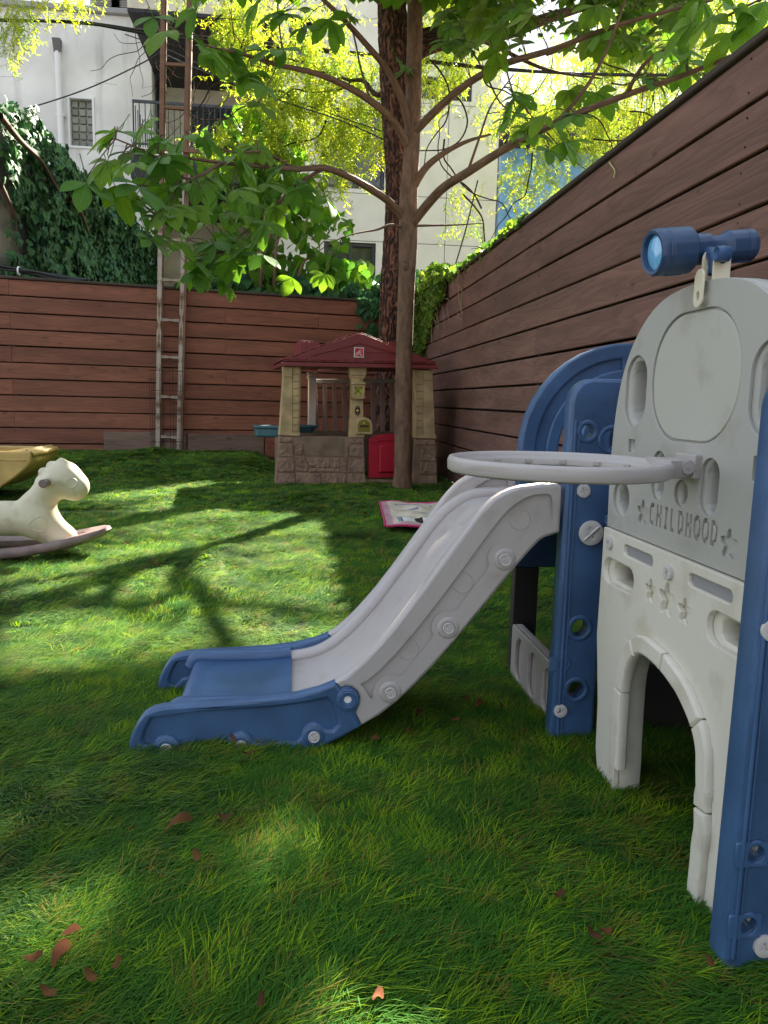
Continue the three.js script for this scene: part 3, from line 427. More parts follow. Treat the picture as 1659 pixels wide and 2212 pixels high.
  wpart(set, 'lens', at(lathe([[0.0283, h - 0.009], [0.022, h - 0.006], [0.011, h - 0.0045], [0.0, h - 0.004]], 32)), phy({ color: C(0.16, 0.50, 0.85), roughness: 0.12, clearcoat: 1, clearcoatRoughness: 0.05 }), 'pale blue lens', tm);
  wpart(set, 'stem', tube([[SX + 0.022, 0.995, bz], [SX + 0.022, 1.02, bz - 0.002], [(A.x + Bp.x) / 2, (A.y + Bp.y) / 2 - 0.008, (A.z + Bp.z) / 2 + 0.006]], 0.012, 12), plastic(0.03, 0.075, 0.17, 0.4), null, tm);
  const fk = onX(1558, 548, SX + 0.012); wpart(set, 'focus_knob', lathe([[0, 0.006], [0.008, 0.006], [0.0095, 0.009], [0.0115, 0.008], [0.012, -0.012], [0, -0.012]], 24).rotateZ(Math.PI / 2).translate(fk.x, fk.y, fk.z), plastic(0.04, 0.10, 0.24, 0.4), null, tm);
  const grip = (t) => box(0.0035, 0.034, 0.009, 0, 0, 0, 0.0016).translate(-0.0345, t, 0); for (const t of [h * 0.62, -h * 0.75]) wpart(set, 'grip_bar', at(box(t > 0 ? 0.004 : 0.004, 0.03, 0.008, 0, 0, 0, 0.0018).translate(t > 0 ? -0.037 : -0.0256, t, 0.004)), plastic(0.04, 0.095, 0.22, 0.4), null, tm);
}
// ---------------------------------------------------------------- toy house at the end of the lawn
{
  const A = onY(597, 1046), B = onY(943, 1046), turn = Math.atan2(-(B.z - A.z), B.x - A.x);
  const house = thing('toy_house', 'tan and brown plastic toy house with maroon roof and red half door', 'toy house', [(A.x + B.x) / 2, 0, (A.z + B.z) / 2], turn);
  const inv = house.matrixWorld.clone().invert(), nrm = V(Math.sin(turn), 0, Math.cos(turn)), org = V((A.x + B.x) / 2, 0, (A.z + B.z) / 2);
  // a point of the house front, dz in front of it, from the enlarged view
  const L = (x, y, dz = 0) => { const d = ray(583.2 + 0.22785 * x, 702 + 0.22785 * y), o = org.clone().addScaledVector(nrm, dz), t = o.sub(EYE).dot(nrm) / d.dot(nrm); const p = EYE.clone().addScaledVector(d, t).applyMatrix4(inv); return [p.x, p.y]; };
  const S = (pts, dz = 0) => shapeOf(pts.map((p) => L(p[0], p[1], dz)));
  const TAN = plastic(0.54, 0.39, 0.195, 0.6, MOTTLE), BRN = plastic(0.31, 0.195, 0.13, 0.65, MOTTLE), BRN2 = plastic(0.25, 0.17, 0.11, 0.65, MOTTLE), RED = plastic(0.42, 0.008, 0.028, 0.42), RAIL = plastic(0.34, 0.235, 0.205, 0.55),
    MAR = phy({ color: C(0.19, 0.026, 0.03), roughness: 0.5, transmission: 0.0, bumpMap: FINE, bumpScale: 0.0001 }), TEAL = plastic(0.05, 0.14, 0.17, 0.45), WHITE = plastic(0.78, 0.77, 0.75, 0.45), DARK = plastic(0.045, 0.022, 0.02, 0.5);
  const stoneTex = tex(256, 256, (u, v) => { const k = 128 + 220 * fbm(u * 7, v * 7, 5); return [k, k, k]; }, false), STONE = std({ color: C(0.33, 0.21, 0.145), roughness: 0.7, bumpMap: rep(stoneTex, 2, 2), bumpScale: 0.009, map: MOTTLE });
  const P = (name, g, m, label, under) => part(under || house, name, g, m, label);
  const ex = (pts, z, d, bevel = 0.006, seg = 3) => plate(S(pts), null, d, bevel, seg, 0.8).translate(0, 0, z);
  // stone base
  const base = P('base_wall', ex([[86, 1052], [890, 1064], [906, 1512], [50, 1520]], -0.16, 0.16), BRN, 'brown moulded stone base wall');
  P('base_wall', ex([[1372, 1078], [1566, 1080], [1582, 1540], [1345, 1524]], -0.16, 0.16), BRN);
  const quads = [[[88, 1118], [214, 1122], [222, 1250], [80, 1250]], [[76, 1256], [226, 1256], [232, 1396], [66, 1392]], [[62, 1400], [234, 1402], [240, 1510], [52, 1512]], [[228, 1122], [312, 1124], [308, 1228], [238, 1230]], [[240, 1244], [322, 1243], [364, 1330], [356, 1386], [248, 1388]], [[332, 1258], [566, 1258], [562, 1348], [384, 1348]], [[372, 1354], [656, 1356], [654, 1394], [366, 1392]], [[571, 1262], [658, 1264], [658, 1352], [568, 1350]], [[668, 1268], [728, 1270], [722, 1398], [662, 1398]], [[716, 1132], [746, 1134], [740, 1258], [706, 1260]], [[246, 1400], [480, 1402], [480, 1510], [246, 1512]], [[487, 1402], [722, 1404], [722, 1508], [487, 1510]], [[756, 1132], [888, 1134], [892, 1252], [752, 1250]], [[748, 1258], [894, 1260], [898, 1400], [742, 1400]], [[738, 1406], [900, 1408], [908, 1508], [730, 1508]], [[90, 1060], [214, 1062], [214, 1112], [88, 1112]], [[760, 1072], [886, 1074], [888, 1126], [758, 1124]],
    [[1432, 1146], [1564, 1148], [1570, 1290], [1428, 1288]], [[1424, 1298], [1572, 1300], [1578, 1416], [1418, 1414]], [[1416, 1426], [1580, 1428], [1584, 1538], [1408, 1534]], [[1374, 1086], [1564, 1088], [1566, 1138], [1380, 1136]]];
  for (const q of quads) P('stone', plate(S(q), null, 0.016, 0.0065, 3, 0.9).translate(0, 0, -0.002), STONE, null, base);
  P('smooth_panel', ex([[328, 1062], [700, 1070], [702, 1248], [322, 1240]], -0.004, 0.01, 0.003), BRN2, null, base);
  P('threshold', ex([[912, 1468], [1346, 1470], [1346, 1514], [910, 1512]], -0.2, 0.17, 0.004), BRN);
  // half door
  const door = P('half_door', ex([[940, 1076], [985, 1056], [1050, 1040], [1120, 1033], [1200, 1036], [1270, 1046], [1342, 1070], [1342, 1440], [940, 1452]], -0.06, 0.04, 0.005), RED, 'red half door');
  P('door_top_band', ex([[952, 1090], [1000, 1066], [1060, 1050], [1130, 1044], [1210, 1047], [1270, 1057], [1332, 1078], [1332, 1118], [1260, 1100], [1140, 1094], [1040, 1104], [978, 1130]], -0.022, 0.012, 0.004), RED, null, door);
  P('door_field', ex([[1030, 1140], [1090, 1122], [1150, 1116], [1210, 1120], [1270, 1140], [1270, 1400], [1028, 1402]], -0.024, 0.022, 0.018, 1), RED, null, door);
  // tan posts
  const post = (pts, label) => P('corner_post', ex(pts, -0.15, 0.15, 0.008), TAN, label);
  const pl = post([[124, 394], [298, 392], [296, 470], [288, 900], [282, 1052], [86, 1044], [100, 900], [128, 490]], 'tan corner post beside the teal tray');
  P('column', ex([[124, 396], [212, 396], [212, 1020], [96, 1018], [128, 500], [122, 470]], 0, 0.012, 0.004), TAN, null, pl); P('capital', ex([[120, 398], [214, 398], [210, 470], [208, 494], [126, 494], [122, 470]], 0.012, 0.01, 0.004), TAN, null, pl); P('plinth', ex([[88, 1014], [284, 1020], [284, 1054], [84, 1046]], 0, 0.02, 0.005), TAN, null, pl);
  for (let i = 0; i < 9; i++) { const y = 404 + i * 68.5; P('brick', ex([[218, y], [280 - i, y], [277 - i, y + 62], [216, y + 62]], -0.002, 0.013, 0.004), TAN, null, pl); }
  const pr = post([[1366, 420], [1536, 424], [1540, 560], [1556, 900], [1568, 1072], [1376, 1072], [1372, 800]], 'tan corner post beside the green panel');
  P('column', ex([[1448, 428], [1536, 428], [1540, 520], [1562, 1040], [1450, 1040], [1452, 700]], 0, 0.012, 0.004), TAN, null, pr); P('capital', ex([[1446, 430], [1538, 430], [1536, 500], [1534, 524], [1452, 524], [1448, 500]], 0.012, 0.01, 0.004), TAN, null, pr); P('plinth', ex([[1374, 1036], [1568, 1038], [1572, 1076], [1374, 1074]], 0, 0.02, 0.005), TAN, null, pr);
  for (let i = 0; i < 9; i++) { const y = 430 + i * 69; P('brick', ex([[1384, y], [1446, y], [1444, y + 62], [1386, y + 62]], -0.002, 0.013, 0.004), TAN, null, pr); }
  const pm = P('middle_post', ex([[754, 396], [912, 398], [908, 490], [886, 520], [884, 700], [892, 1062], [752, 1062], [770, 720], [772, 520], [756, 488]], -0.09, 0.09, 0.008), TAN, 'tan middle post with lantern, doorbell and letter box');
  P('capital', ex([[752, 398], [914, 400], [910, 478], [760, 476]], 0, 0.014, 0.005), TAN, null, pm); P('capital_band', ex([[764, 480], [904, 482], [898, 500], [770, 498]], 0, 0.01, 0.003), TAN, null, pm); P('plinth', ex([[750, 1032], [894, 1034], [894, 1064], [750, 1064]], 0, 0.012, 0.004), TAN, null, pm);
  { // lantern
    const lan = P('lantern', ex([[762, 556], [806, 530], [820, 514], [836, 512], [850, 526], [904, 552], [904, 568], [762, 568]], -0.005, 0.06, 0.01), TAN, 'tan moulded lantern');
    P('lantern_base', ex([[762, 674], [896, 676], [896, 690], [870, 706], [790, 706], [764, 690]], -0.005, 0.06, 0.008), TAN, null, lan);
    P('lantern_frame', plate(S([[774, 568], [894, 570], [886, 676], [772, 674]]), [new THREE.Path([[794, 580], [874, 582], [868, 666], [792, 664]].map((p) => new THREE.Vector2(...L(...p))))], 0.045, 0.004).translate(0, 0, 0), TAN, null, lan);
    P('lantern_glass', ex([[792, 578], [876, 580], [870, 668], [790, 666]], 0.004, 0.014, 0.002), plastic(0.45, 0.50, 0.05, 0.25), 'yellow green lantern glass', lan);
    const bar = (a, b) => { const [x0, y0] = L(...a), [x1, y1] = L(...b), l = Math.hypot(x1 - x0, y1 - y0); return box(l, 0.0045, 0.004).rotateZ(Math.atan2(y1 - y0, x1 - x0)).translate((x0 + x1) / 2, (y0 + y1) / 2, 0.021); };
    P('lantern_bars', merge([bar([793, 580], [870, 666]), bar([874, 580], [791, 666])]), DARK, null, lan);
    const [bx, by] = L(828, 812), bell = P('doorbell', plate(asShape(oval(0, 0, 0.026, 0.045)), null, 0.016, 0.006, 4).translate(bx, by, -0.002), DARK, 'dark oval doorbell', pm); P('doorbell_button', new THREE.SphereGeometry(0.012, 16, 10).scale(1, 1, 0.5).translate(bx, by, 0.014), plastic(0.8, 0.42, 0.02, 0.3), null, bell);
    P('doorbell_stud', merge([1, -1].map((k) => new THREE.SphereGeometry(0.003, 8, 6).translate(bx, by + k * 0.029, 0.014))), WHITE, null, bell);
    const mb = P('letter_box', ex([[806, 1034], [806, 940], [818, 905], [845, 882], [885, 872], [925, 882], [952, 908], [964, 945], [966, 1036]], -0.01, 0.05, 0.01), TAN, 'tan arched letter box', pm);
    P('letter_box_door', ex([[824, 1008], [824, 945], [838, 915], [860, 900], [885, 896], [912, 902], [932, 920], [940, 948], [940, 1010]], 0.038, 0.008, 0.003), plastic(0.22, 0.17, 0.02, 0.35), null, mb);
    P('letter_slot', ex([[842, 948], [926, 948], [926, 968], [842, 968]], 0.044, 0.006, 0.001), DARK, null, mb); const [lx, ly] = L(884, 928); P('letter_knob', new THREE.SphereGeometry(0.009, 12, 8).translate(lx, ly, 0.046), plastic(0.45, 0.5, 0.12, 0.4), null, mb);
  }
  // roof
  const rise = (x) => L(x, 0)[0], D = 1.12, eL = L(110, 350), eR = L(1564, 378), pk = L(842, 88), lowL = L(112, 386), lowR = L(1564, 414);
  const roof = P('roof', plate(shapeOf([[eL[0], eL[1]], [eR[0], eR[1]], [lowR[0], lowR[1]], [lowL[0], lowL[1]]]), null, D, 0.01, 3).translate(0, 0, 0.06 - D), MAR, 'maroon plastic roof with a low front gable');
  P('eave', plate(shapeOf([[lowL[0] - 0.01, lowL[1] - 0.006], [lowR[0] + 0.01, lowR[1] - 0.006], [lowR[0] + 0.01, lowR[1] + 0.03], [lowL[0] - 0.01, lowL[1] + 0.03]]), null, 0.03, 0.006).translate(0, 0, 0.055), MAR, null, roof);
  const gab = (x0, y0, z, d) => plate(shapeOf([[eL[0] + x0, eL[1] + 0.004], [eR[0] - x0, eR[1] + 0.004], [pk[0] + 0.03, pk[1] - y0], [pk[0] - 0.03, pk[1] - y0]]), null, d, 0.008, 3).translate(0, 0, z);
  P('roof_gable', gab(0.0, 0, 0.06 - D, D - 0.0), MAR, null, roof);
  const gi = [[382, 296], [842, 176], [1270, 300]]; P('gable_rib', (() => { const a = gi.map((p) => V(...L(...p), 0.062)); return merge([tube([a[0], a[0].clone().lerp(a[1], 0.5), a[1]], 0.007, 8, 8), tube([a[1], a[1].clone().lerp(a[2], 0.5), a[2]], 0.007, 8, 8), tube([V(...L(560, 252), 0.062), V(...L(800, 262), 0.062), V(...L(1180, 268), 0.062)], 0.003, 6, 6)]); })(), MAR, null, roof);
  { const teeth = []; for (let i = 0; i < 13; i++) { const x = 190 + i * 102, [a, b] = L(x, 322 + i * 2), w = [5, 6, 7].includes(i) ? 0.028 : 0.085; teeth.push(box(w, 0.02, 0.02, a, b, 0.062, 0.004)); } teeth.forEach((g) => P('eave_tooth', g, MAR, null, roof)); }
  // shingles on the two roof slopes and the small hipped pieces at the sides
  const slope = (xa, ya, xb, yb, rows, cols) => { const dx = xb - xa, dy = yb - ya, l = Math.hypot(dx, dy), an = Math.atan2(dy, dx); for (let r = 0; r < rows; r++) for (let c = 0; c < cols; c++) { const t = (r + 0.5) / rows, z = 0.05 - (c + 0.5) * D / cols; P('shingle', box(l / rows * 1.06, 0.014, D / cols - 0.008, 0, 0, 0, 0.004).rotateZ(an - Math.sign(dx) * 0.06).translate(xa + dx * t, ya + dy * t + 0.012, z - 0.02), MAR, null, roof); } };
  slope(eL[0], eL[1] + 0.004, pk[0] - 0.02, pk[1], 8, 6); slope(eR[0], eR[1] + 0.004, pk[0] + 0.02, pk[1], 8, 6);
  for (const [a, b, c] of [[330, 160, 520], [1140, 170, 1350]]) { const p0 = L(a, b + 90), p1 = L(c, b), cx = (p0[0] + p1[0]) / 2, w = Math.abs(p1[0] - p0[0]), hgt = p1[1] - eL[1] + 0.02; P('roof_dormer', plate(shapeOf([[-w / 2 - 0.02, 0], [w / 2 + 0.02, 0], [w / 2, hgt], [-w / 2, hgt]]), null, 0.5, 0.01).translate(cx, eL[1], -0.85), MAR, null, roof); for (let i = 0; i < 4; i++) P('shingle', box(w / 4 - 0.006, 0.016, 0.46, cx - w / 2 + (i + 0.5) * w / 4, eL[1] + hgt + 0.006, -0.6, 0.004), MAR, null, roof); }
  { // maker's plate on the gable
    const c = document.createElement('canvas'); c.width = c.height = 256; const x = c.getContext('2d'); x.fillStyle = '#c9ccd0'; x.fillRect(0, 0, 256, 256); x.fillStyle = '#b3121f'; x.beginPath(); x.roundRect(18, 18, 220, 220, 26); x.fill();
    x.strokeStyle = '#e8dede'; x.lineWidth = 7; x.fillStyle = '#b3121f'; x.save(); x.translate(120, 140); x.rotate(-0.72); x.beginPath(); x.roundRect(-112, -38, 214, 66, 18); x.stroke(); x.font = 'bold 66px sans-serif'; x.fillStyle = '#e8dede'; x.textAlign = 'center'; x.textBaseline = 'middle'; x.fillText('STEP', -6, -3); x.restore(); x.save(); x.translate(178, 188); x.rotate(-0.72); x.font = 'bold 82px sans-serif'; x.textAlign = 'center'; x.textBaseline = 'middle'; x.fillStyle = '#e8dede'; x.fillText('2', 0, 0); x.restore();
    const t = new THREE.CanvasTexture(c); t.colorSpace = THREE.SRGBColorSpace; const a = L(798, 218, 0.07), b = L(890, 304, 0.07), w = b[0] - a[0]; const sg = P('maker_plate', box(w, w, 0.01, (a[0] + b[0]) / 2, (a[1] + b[1]) / 2, 0.068, 0.002), WHITE, 'small red and white logo plate', roof);
    P('logo_print', new THREE.PlaneGeometry(w * 0.96, w * 0.96).translate((a[0] + b[0]) / 2, (a[1] + b[1]) / 2, 0.0736), std({ map: t, roughness: 0.4 }), null, sg);
  }
  // inside: back railing, side walls, tray, red strip for sun glowing through the roof
  const zb_ = -1.02, LB = (x, y) => L(x, y, zb_), inB = (pts) => shapeOf(pts.map((p) => LB(...p)));
  const rail_ = P('back_railing', plate(inB([[372, 514], [1300, 514], [1300, 552], [372, 552]]), null, 0.04, 0.006).translate(0, 0, zb_), plastic(0.45, 0.40, 0.38, 0.5), 'slatted back railing');
  for (const [a, b] of [[404, 452], [496, 544], [588, 634], [680, 726], [952, 996], [1042, 1084], [1132, 1172], [1220, 1262]]) P('slat', plate(inB([[a, 552], [a + 38, 552], [b + 4, 1008], [b - 38, 1008]]), null, 0.025, 0.005).translate(0, 0, zb_ + 0.006), RAIL, null, rail_);
  P('back_wall', plate(inB([[290, 1006], [1400, 1010], [1400, 1420], [290, 1420]]), null, 0.05, 0.006).translate(0, 0, zb_), BRN2, 'low brown back wall');
  const nw = LB(408, 456), nb = LB(390, 970); const newel = P('newel_post', box(0.075, nw[1] - nb[1], 0.075, nw[0] - 0.02, (nw[1] + nb[1]) / 2 - 0.02, zb_ + 0.08, 0.004), WHITE, 'white turned corner post'); for (const [k, s] of [[0.0, 0.1], [0.02, 0.085], [0.045, 0.1]]) P('newel_cap', box(s, 0.018, s, nw[0] - 0.02, nw[1] - 0.05 + k, zb_ + 0.08, 0.004), WHITE, null, newel);
  const xw = L(298, 700)[0]; P('side_wall', box(0.03, L(0, 394)[1] - L(0, 960)[1], 0.62, xw + 0.015 - 0.05, (L(0, 394)[1] + L(0, 960)[1]) / 2, -0.46, 0.006), phy({ color: C(0.36, 0.19, 0.07), roughness: 0.95, transmission: 0.35, thickness: 0 }), 'side wall coloured orange brown for light glowing through tan plastic');  // glow of light through tan plastic is put into the orange colour
  P('side_base', box(0.05, 0.44, 0.9, L(86, 0)[0] + 0.075, 0.22, -0.55, 0.008), BRN); P('side_base', box(0.05, 0.44, 0.9, L(1560, 0)[0] - 0.04, 0.22, -0.55, 0.008), BRN);
  P('side_post', box(0.1, L(0, 394)[1] - L(0, 1060)[1], 0.1, L(1540, 0)[0] - 0.06, (L(0, 394)[1] + L(0, 1060)[1]) / 2, -1.0, 0.008), TAN); P('side_post', box(0.1, L(0, 394)[1] - L(0, 1060)[1], 0.1, L(130, 0)[0] + 0.14, (L(0, 394)[1] + L(0, 1060)[1]) / 2, -1.0, 0.008), TAN);
  P('red_glow_strip', plate(S([[374, 390], [748, 392], [748, 410], [374, 408]], -0.3), null, 0.02, 0.003).translate(0, 0, -0.42), phy({ color: C(0.75, 0.03, 0.02), roughness: 1, transmission: 0.6, thickness: 0 }), 'bright red strip added for sun glowing through the roof');  // added strip: its bright red stands for sun shining through the roof
  const ty = L(0, 985)[1]; const tray = P('side_tray', smooth(lathe([[0.0, -0.05], [0.12, -0.05], [0.155, 0.0], [0.17, 0.02], [0.185, 0.02], [0.187, 0.01], [0.178, 0.008]], 36), 0.5).scale(1, 1, 0.9).translate(L(330, 0)[0], ty + 0.01, -0.3), TEAL, 'round teal tray under the window opening');
  { const a = L(-20, 985), b = L(190, 985), w = 0.3; const t0 = P('tub', merge([box(w, 0.085, 0.3, L(60, 0)[0] - 0.02, ty - 0.042, -0.32, 0.02), box(w + 0.03, 0.022, 0.33, L(60, 0)[0] - 0.02, ty + 0.008, -0.32, 0.008)]), TEAL, 'teal tub on the outside of the house', tray); }
  { const c = L(1568, 800), t = L(0, 572)[1], b = L(0, 1035)[1]; const g0 = P('side_shutter', box(0.035, t - b, 0.34, c[0] - 0.005, (t + b) / 2, -0.4, 0.008), plastic(0.14, 0.19, 0.055, 0.6), 'green ribbed side panel'); for (let i = 0; i < 4; i++) P('shutter_bar', box(0.012, (t - b) / 4 - 0.015, 0.3, c[0] + 0.015, b + (i + 0.5) * (t - b) / 4, -0.4, 0.004), plastic(0.14, 0.19, 0.055, 0.6), null, g0); }
}

// ---------------------------------------------------------------- play mat
{
  const c = document.createElement('canvas'); c.width = 1024; c.height = 1024; const x = c.getContext('2d');
  x.fillStyle = '#d9b6bd'; x.fillRect(0, 0, 1024, 1024); x.fillStyle = '#d8cdbb'; x.fillRect(60, 40, 910, 900); x.fillStyle = '#c99aa6'; x.fillRect(0, 940, 1024, 84); x.fillRect(0, 0, 52, 1024);
  x.fillStyle = '#8d97b0'; x.fillRect(86, 745, 26, 180); x.fillStyle = '#ece9e2'; x.fillRect(112, 745, 858, 180); x.strokeStyle = '#333a40'; x.lineWidth = 7; x.strokeRect(112, 745, 858, 180); for (let i = 1; i < 8; i++) { x.beginPath(); x.moveTo(112 + i * 107, 745); x.lineTo(112 + i * 107, 925); x.stroke(); } x.fillStyle = '#2b2622'; for (const i of [1, 2, 4, 5, 6]) x.fillRect(90 + i * 107, 745, 52, 105);
  const el = (X, Y, a, b, r, f, s) => { x.beginPath(); x.ellipse(X, Y, a, b, r, 0, 7); if (f) { x.fillStyle = f; x.fill(); } if (s) { x.strokeStyle = s; x.lineWidth = 9; x.stroke(); } };
  el(240, 130, 130, 60, 0.1, '#e4dfd2', '#55607a'); el(590, 160, 120, 50, -0.15, '#e4dfd2', '#55607a'); x.fillStyle = '#2f7ba6'; x.fillRect(400, 255, 130, 80); el(600, 330, 120, 40, 0.15, '#8fb9a4', '#5a8f84'); el(790, 210, 130, 34, 0.05, '#d6c63a'); el(400, 300, 40, 36, 0, '#e6dcaf');
  x.fillStyle = '#76829f'; x.fillRect(130, 320, 130, 40); el(250, 460, 80, 24, 0, '#7da9bf', '#5a6478'); el(430, 470, 60, 34, 0.2, '#d2c35e'); el(560, 560, 70, 28, 0, '#6fae86'); el(740, 580, 80, 26, 0, '#d8cf8a'); el(880, 640, 80, 50, 0, '#8db4cc'); el(480, 620, 110, 60, 0.3, 'rgba(120,92,60,.28)'); el(380, 540, 60, 80, 0.3, 'rgba(120,92,60,.2)'); el(870, 380, 60, 30, 0, null, '#5a6478'); el(640, 460, 30, 20, 0.4, '#6b7a93');
  x.strokeStyle = '#a79a92'; x.lineWidth = 3; for (let i = 0; i < 6; i++) { x.beginPath(); x.moveTo(80, 400 + i * 60); x.bezierCurveTo(300, 380 + i * 70, 600, 480 + i * 40, 960, 360 + i * 60); x.stroke(); }
  const t = new THREE.CanvasTexture(c); t.colorSpace = THREE.SRGBColorSpace;
  const nl = onY(834, 1140, 0.05), fl = onY(821, 1088, 0.05), o = V((nl.x + fl.x) / 2 + 0.5, 0, (nl.z + fl.z) / 2), mat = thing('play_mat', 'pale pink music play mat printed with piano keys and notes on the turf', 'play mat', [o.x, 0.045, o.z], Math.atan2(fl.x - nl.x, nl.z - fl.z) * -1);
  const D = nl.distanceTo(fl), W = 1.0, g = new THREE.PlaneGeometry(W, D, 50, 50).rotateX(-Math.PI / 2), p = g.attributes.position;
  for (let i = 0; i < p.count; i++) { const X = p.getX(i), Z = p.getZ(i), e = Math.min(1, (W / 2 - Math.abs(X)) * 9, (D / 2 - Math.abs(Z)) * 9) * 0.6 + 0.4; p.setY(i, 0.014 + e * (0.016 * N2(X * 3.4 + 3, Z * 2.6) + 0.008 * N2(X * 8, Z * 6)) + 0.03 * Math.exp(-((X + 0.05) ** 2 + (Z - 0.12) ** 2) / 0.03)); }
  g.computeVertexNormals(); part(mat, 'printed_sheet', g, std({ map: t, roughness: 0.75, bumpMap: NOISE, bumpScale: 0.004, side: THREE.DoubleSide }));
  const under = g.clone(); under.translate(0, -0.008, 0); under.scale(1.012, 1, 1.012); part(mat, 'magenta_underside', under, std({ color: C(0.45, 0.03, 0.10), roughness: 0.8, side: THREE.DoubleSide }), 'magenta edge and underside');
  const hem = []; const cor = [[-W / 2, -D / 2], [W / 2, -D / 2], [W / 2, D / 2], [-W / 2, D / 2]]; for (let k = 0; k < 4; k++) { const a = cor[k], b = cor[(k + 1) % 4], q = []; for (let i = 0; i <= 10; i++) { const X = a[0] + (b[0] - a[0]) * i / 10, Z = a[1] + (b[1] - a[1]) * i / 10; q.push(V(X, 0.012 + 0.4 * (0.016 * N2(X * 3.4 + 3, Z * 2.6) + 0.008 * N2(X * 8, Z * 6)), Z)); } hem.push(tube(q, 0.0075, 6, 24)); }
  hem.forEach((h) => part(mat, 'hem', h, std({ color: C(0.5, 0.04, 0.13), roughness: 0.8 })));
}

// ---------------------------------------------------------------- rocking horse
const smin = (a, b, k) => { const h = Math.max(k - Math.abs(a - b), 0) / k; return Math.min(a, b) - h * h * k * 0.25; };
const capsule = (p, a, b, r1, r2) => { const ab = b.clone().sub(a), t = cl(p.clone().sub(a).dot(ab) / ab.lengthSq()); return p.distanceTo(a.clone().addScaledVector(ab, t)) - (r1 + (r2 - r1) * t); };
function iso(fn, c, half, res) {
  const mc = new MarchingCubes(res, new THREE.MeshBasicMaterial(), false, false, 200000); mc.isolation = 0; const p = V();
  for (let k = 0; k < res; k++) for (let j = 0; j < res; j++) for (let i = 0; i < res; i++) { p.set(c.x + (i - res / 2) / (res / 2) * half, c.y + (j - res / 2) / (res / 2) * half, c.z + (k - res / 2) / (res / 2) * half); mc.field[i + j * res + k * res * res] = -fn(p); }
  mc.update(); const n = mc.count, g = new THREE.BufferGeometry(); g.setAttribute('position', new THREE.Float32BufferAttribute(Array.from(mc.positionArray.subarray(0, n * 3)), 3));
  let m = mergeVertices(g, 1e-5); m.scale(half, half, half).translate(c.x, c.y, c.z); m.computeVertexNormals();
  const P = m.attributes.position, e = 0.002, q = V(), Nn = m.attributes.normal; for (let i = 0; i < P.count; i++) { const x = P.getX(i), y = P.getY(i), z = P.getZ(i), f = (a, b, d) => fn(q.set(x + a, y + b, z + d)); const v = V(f(e, 0, 0) - f(-e, 0, 0), f(0, e, 0) - f(0, -e, 0), f(0, 0, e) - f(0, 0, -e)).normalize(); Nn.setXYZ(i, v.x, v.y, v.z); }
  // winding to agree with the normals
  const I = m.index, a = V(), b = V(), d = V(); for (let i = 0; i < I.count; i += 3) { const [x, y, z] = [I.getX(i), I.getX(i + 1), I.getX(i + 2)]; a.fromBufferAttribute(P, x); b.fromBufferAttribute(P, y).sub(a); d.fromBufferAttribute(P, z).sub(a); if (b.cross(d).dot(V().fromBufferAttribute(Nn, x)) < 0) { I.setX(i + 1, z); I.setX(i + 2, y); } }
  return boxUV(m, 2);
}
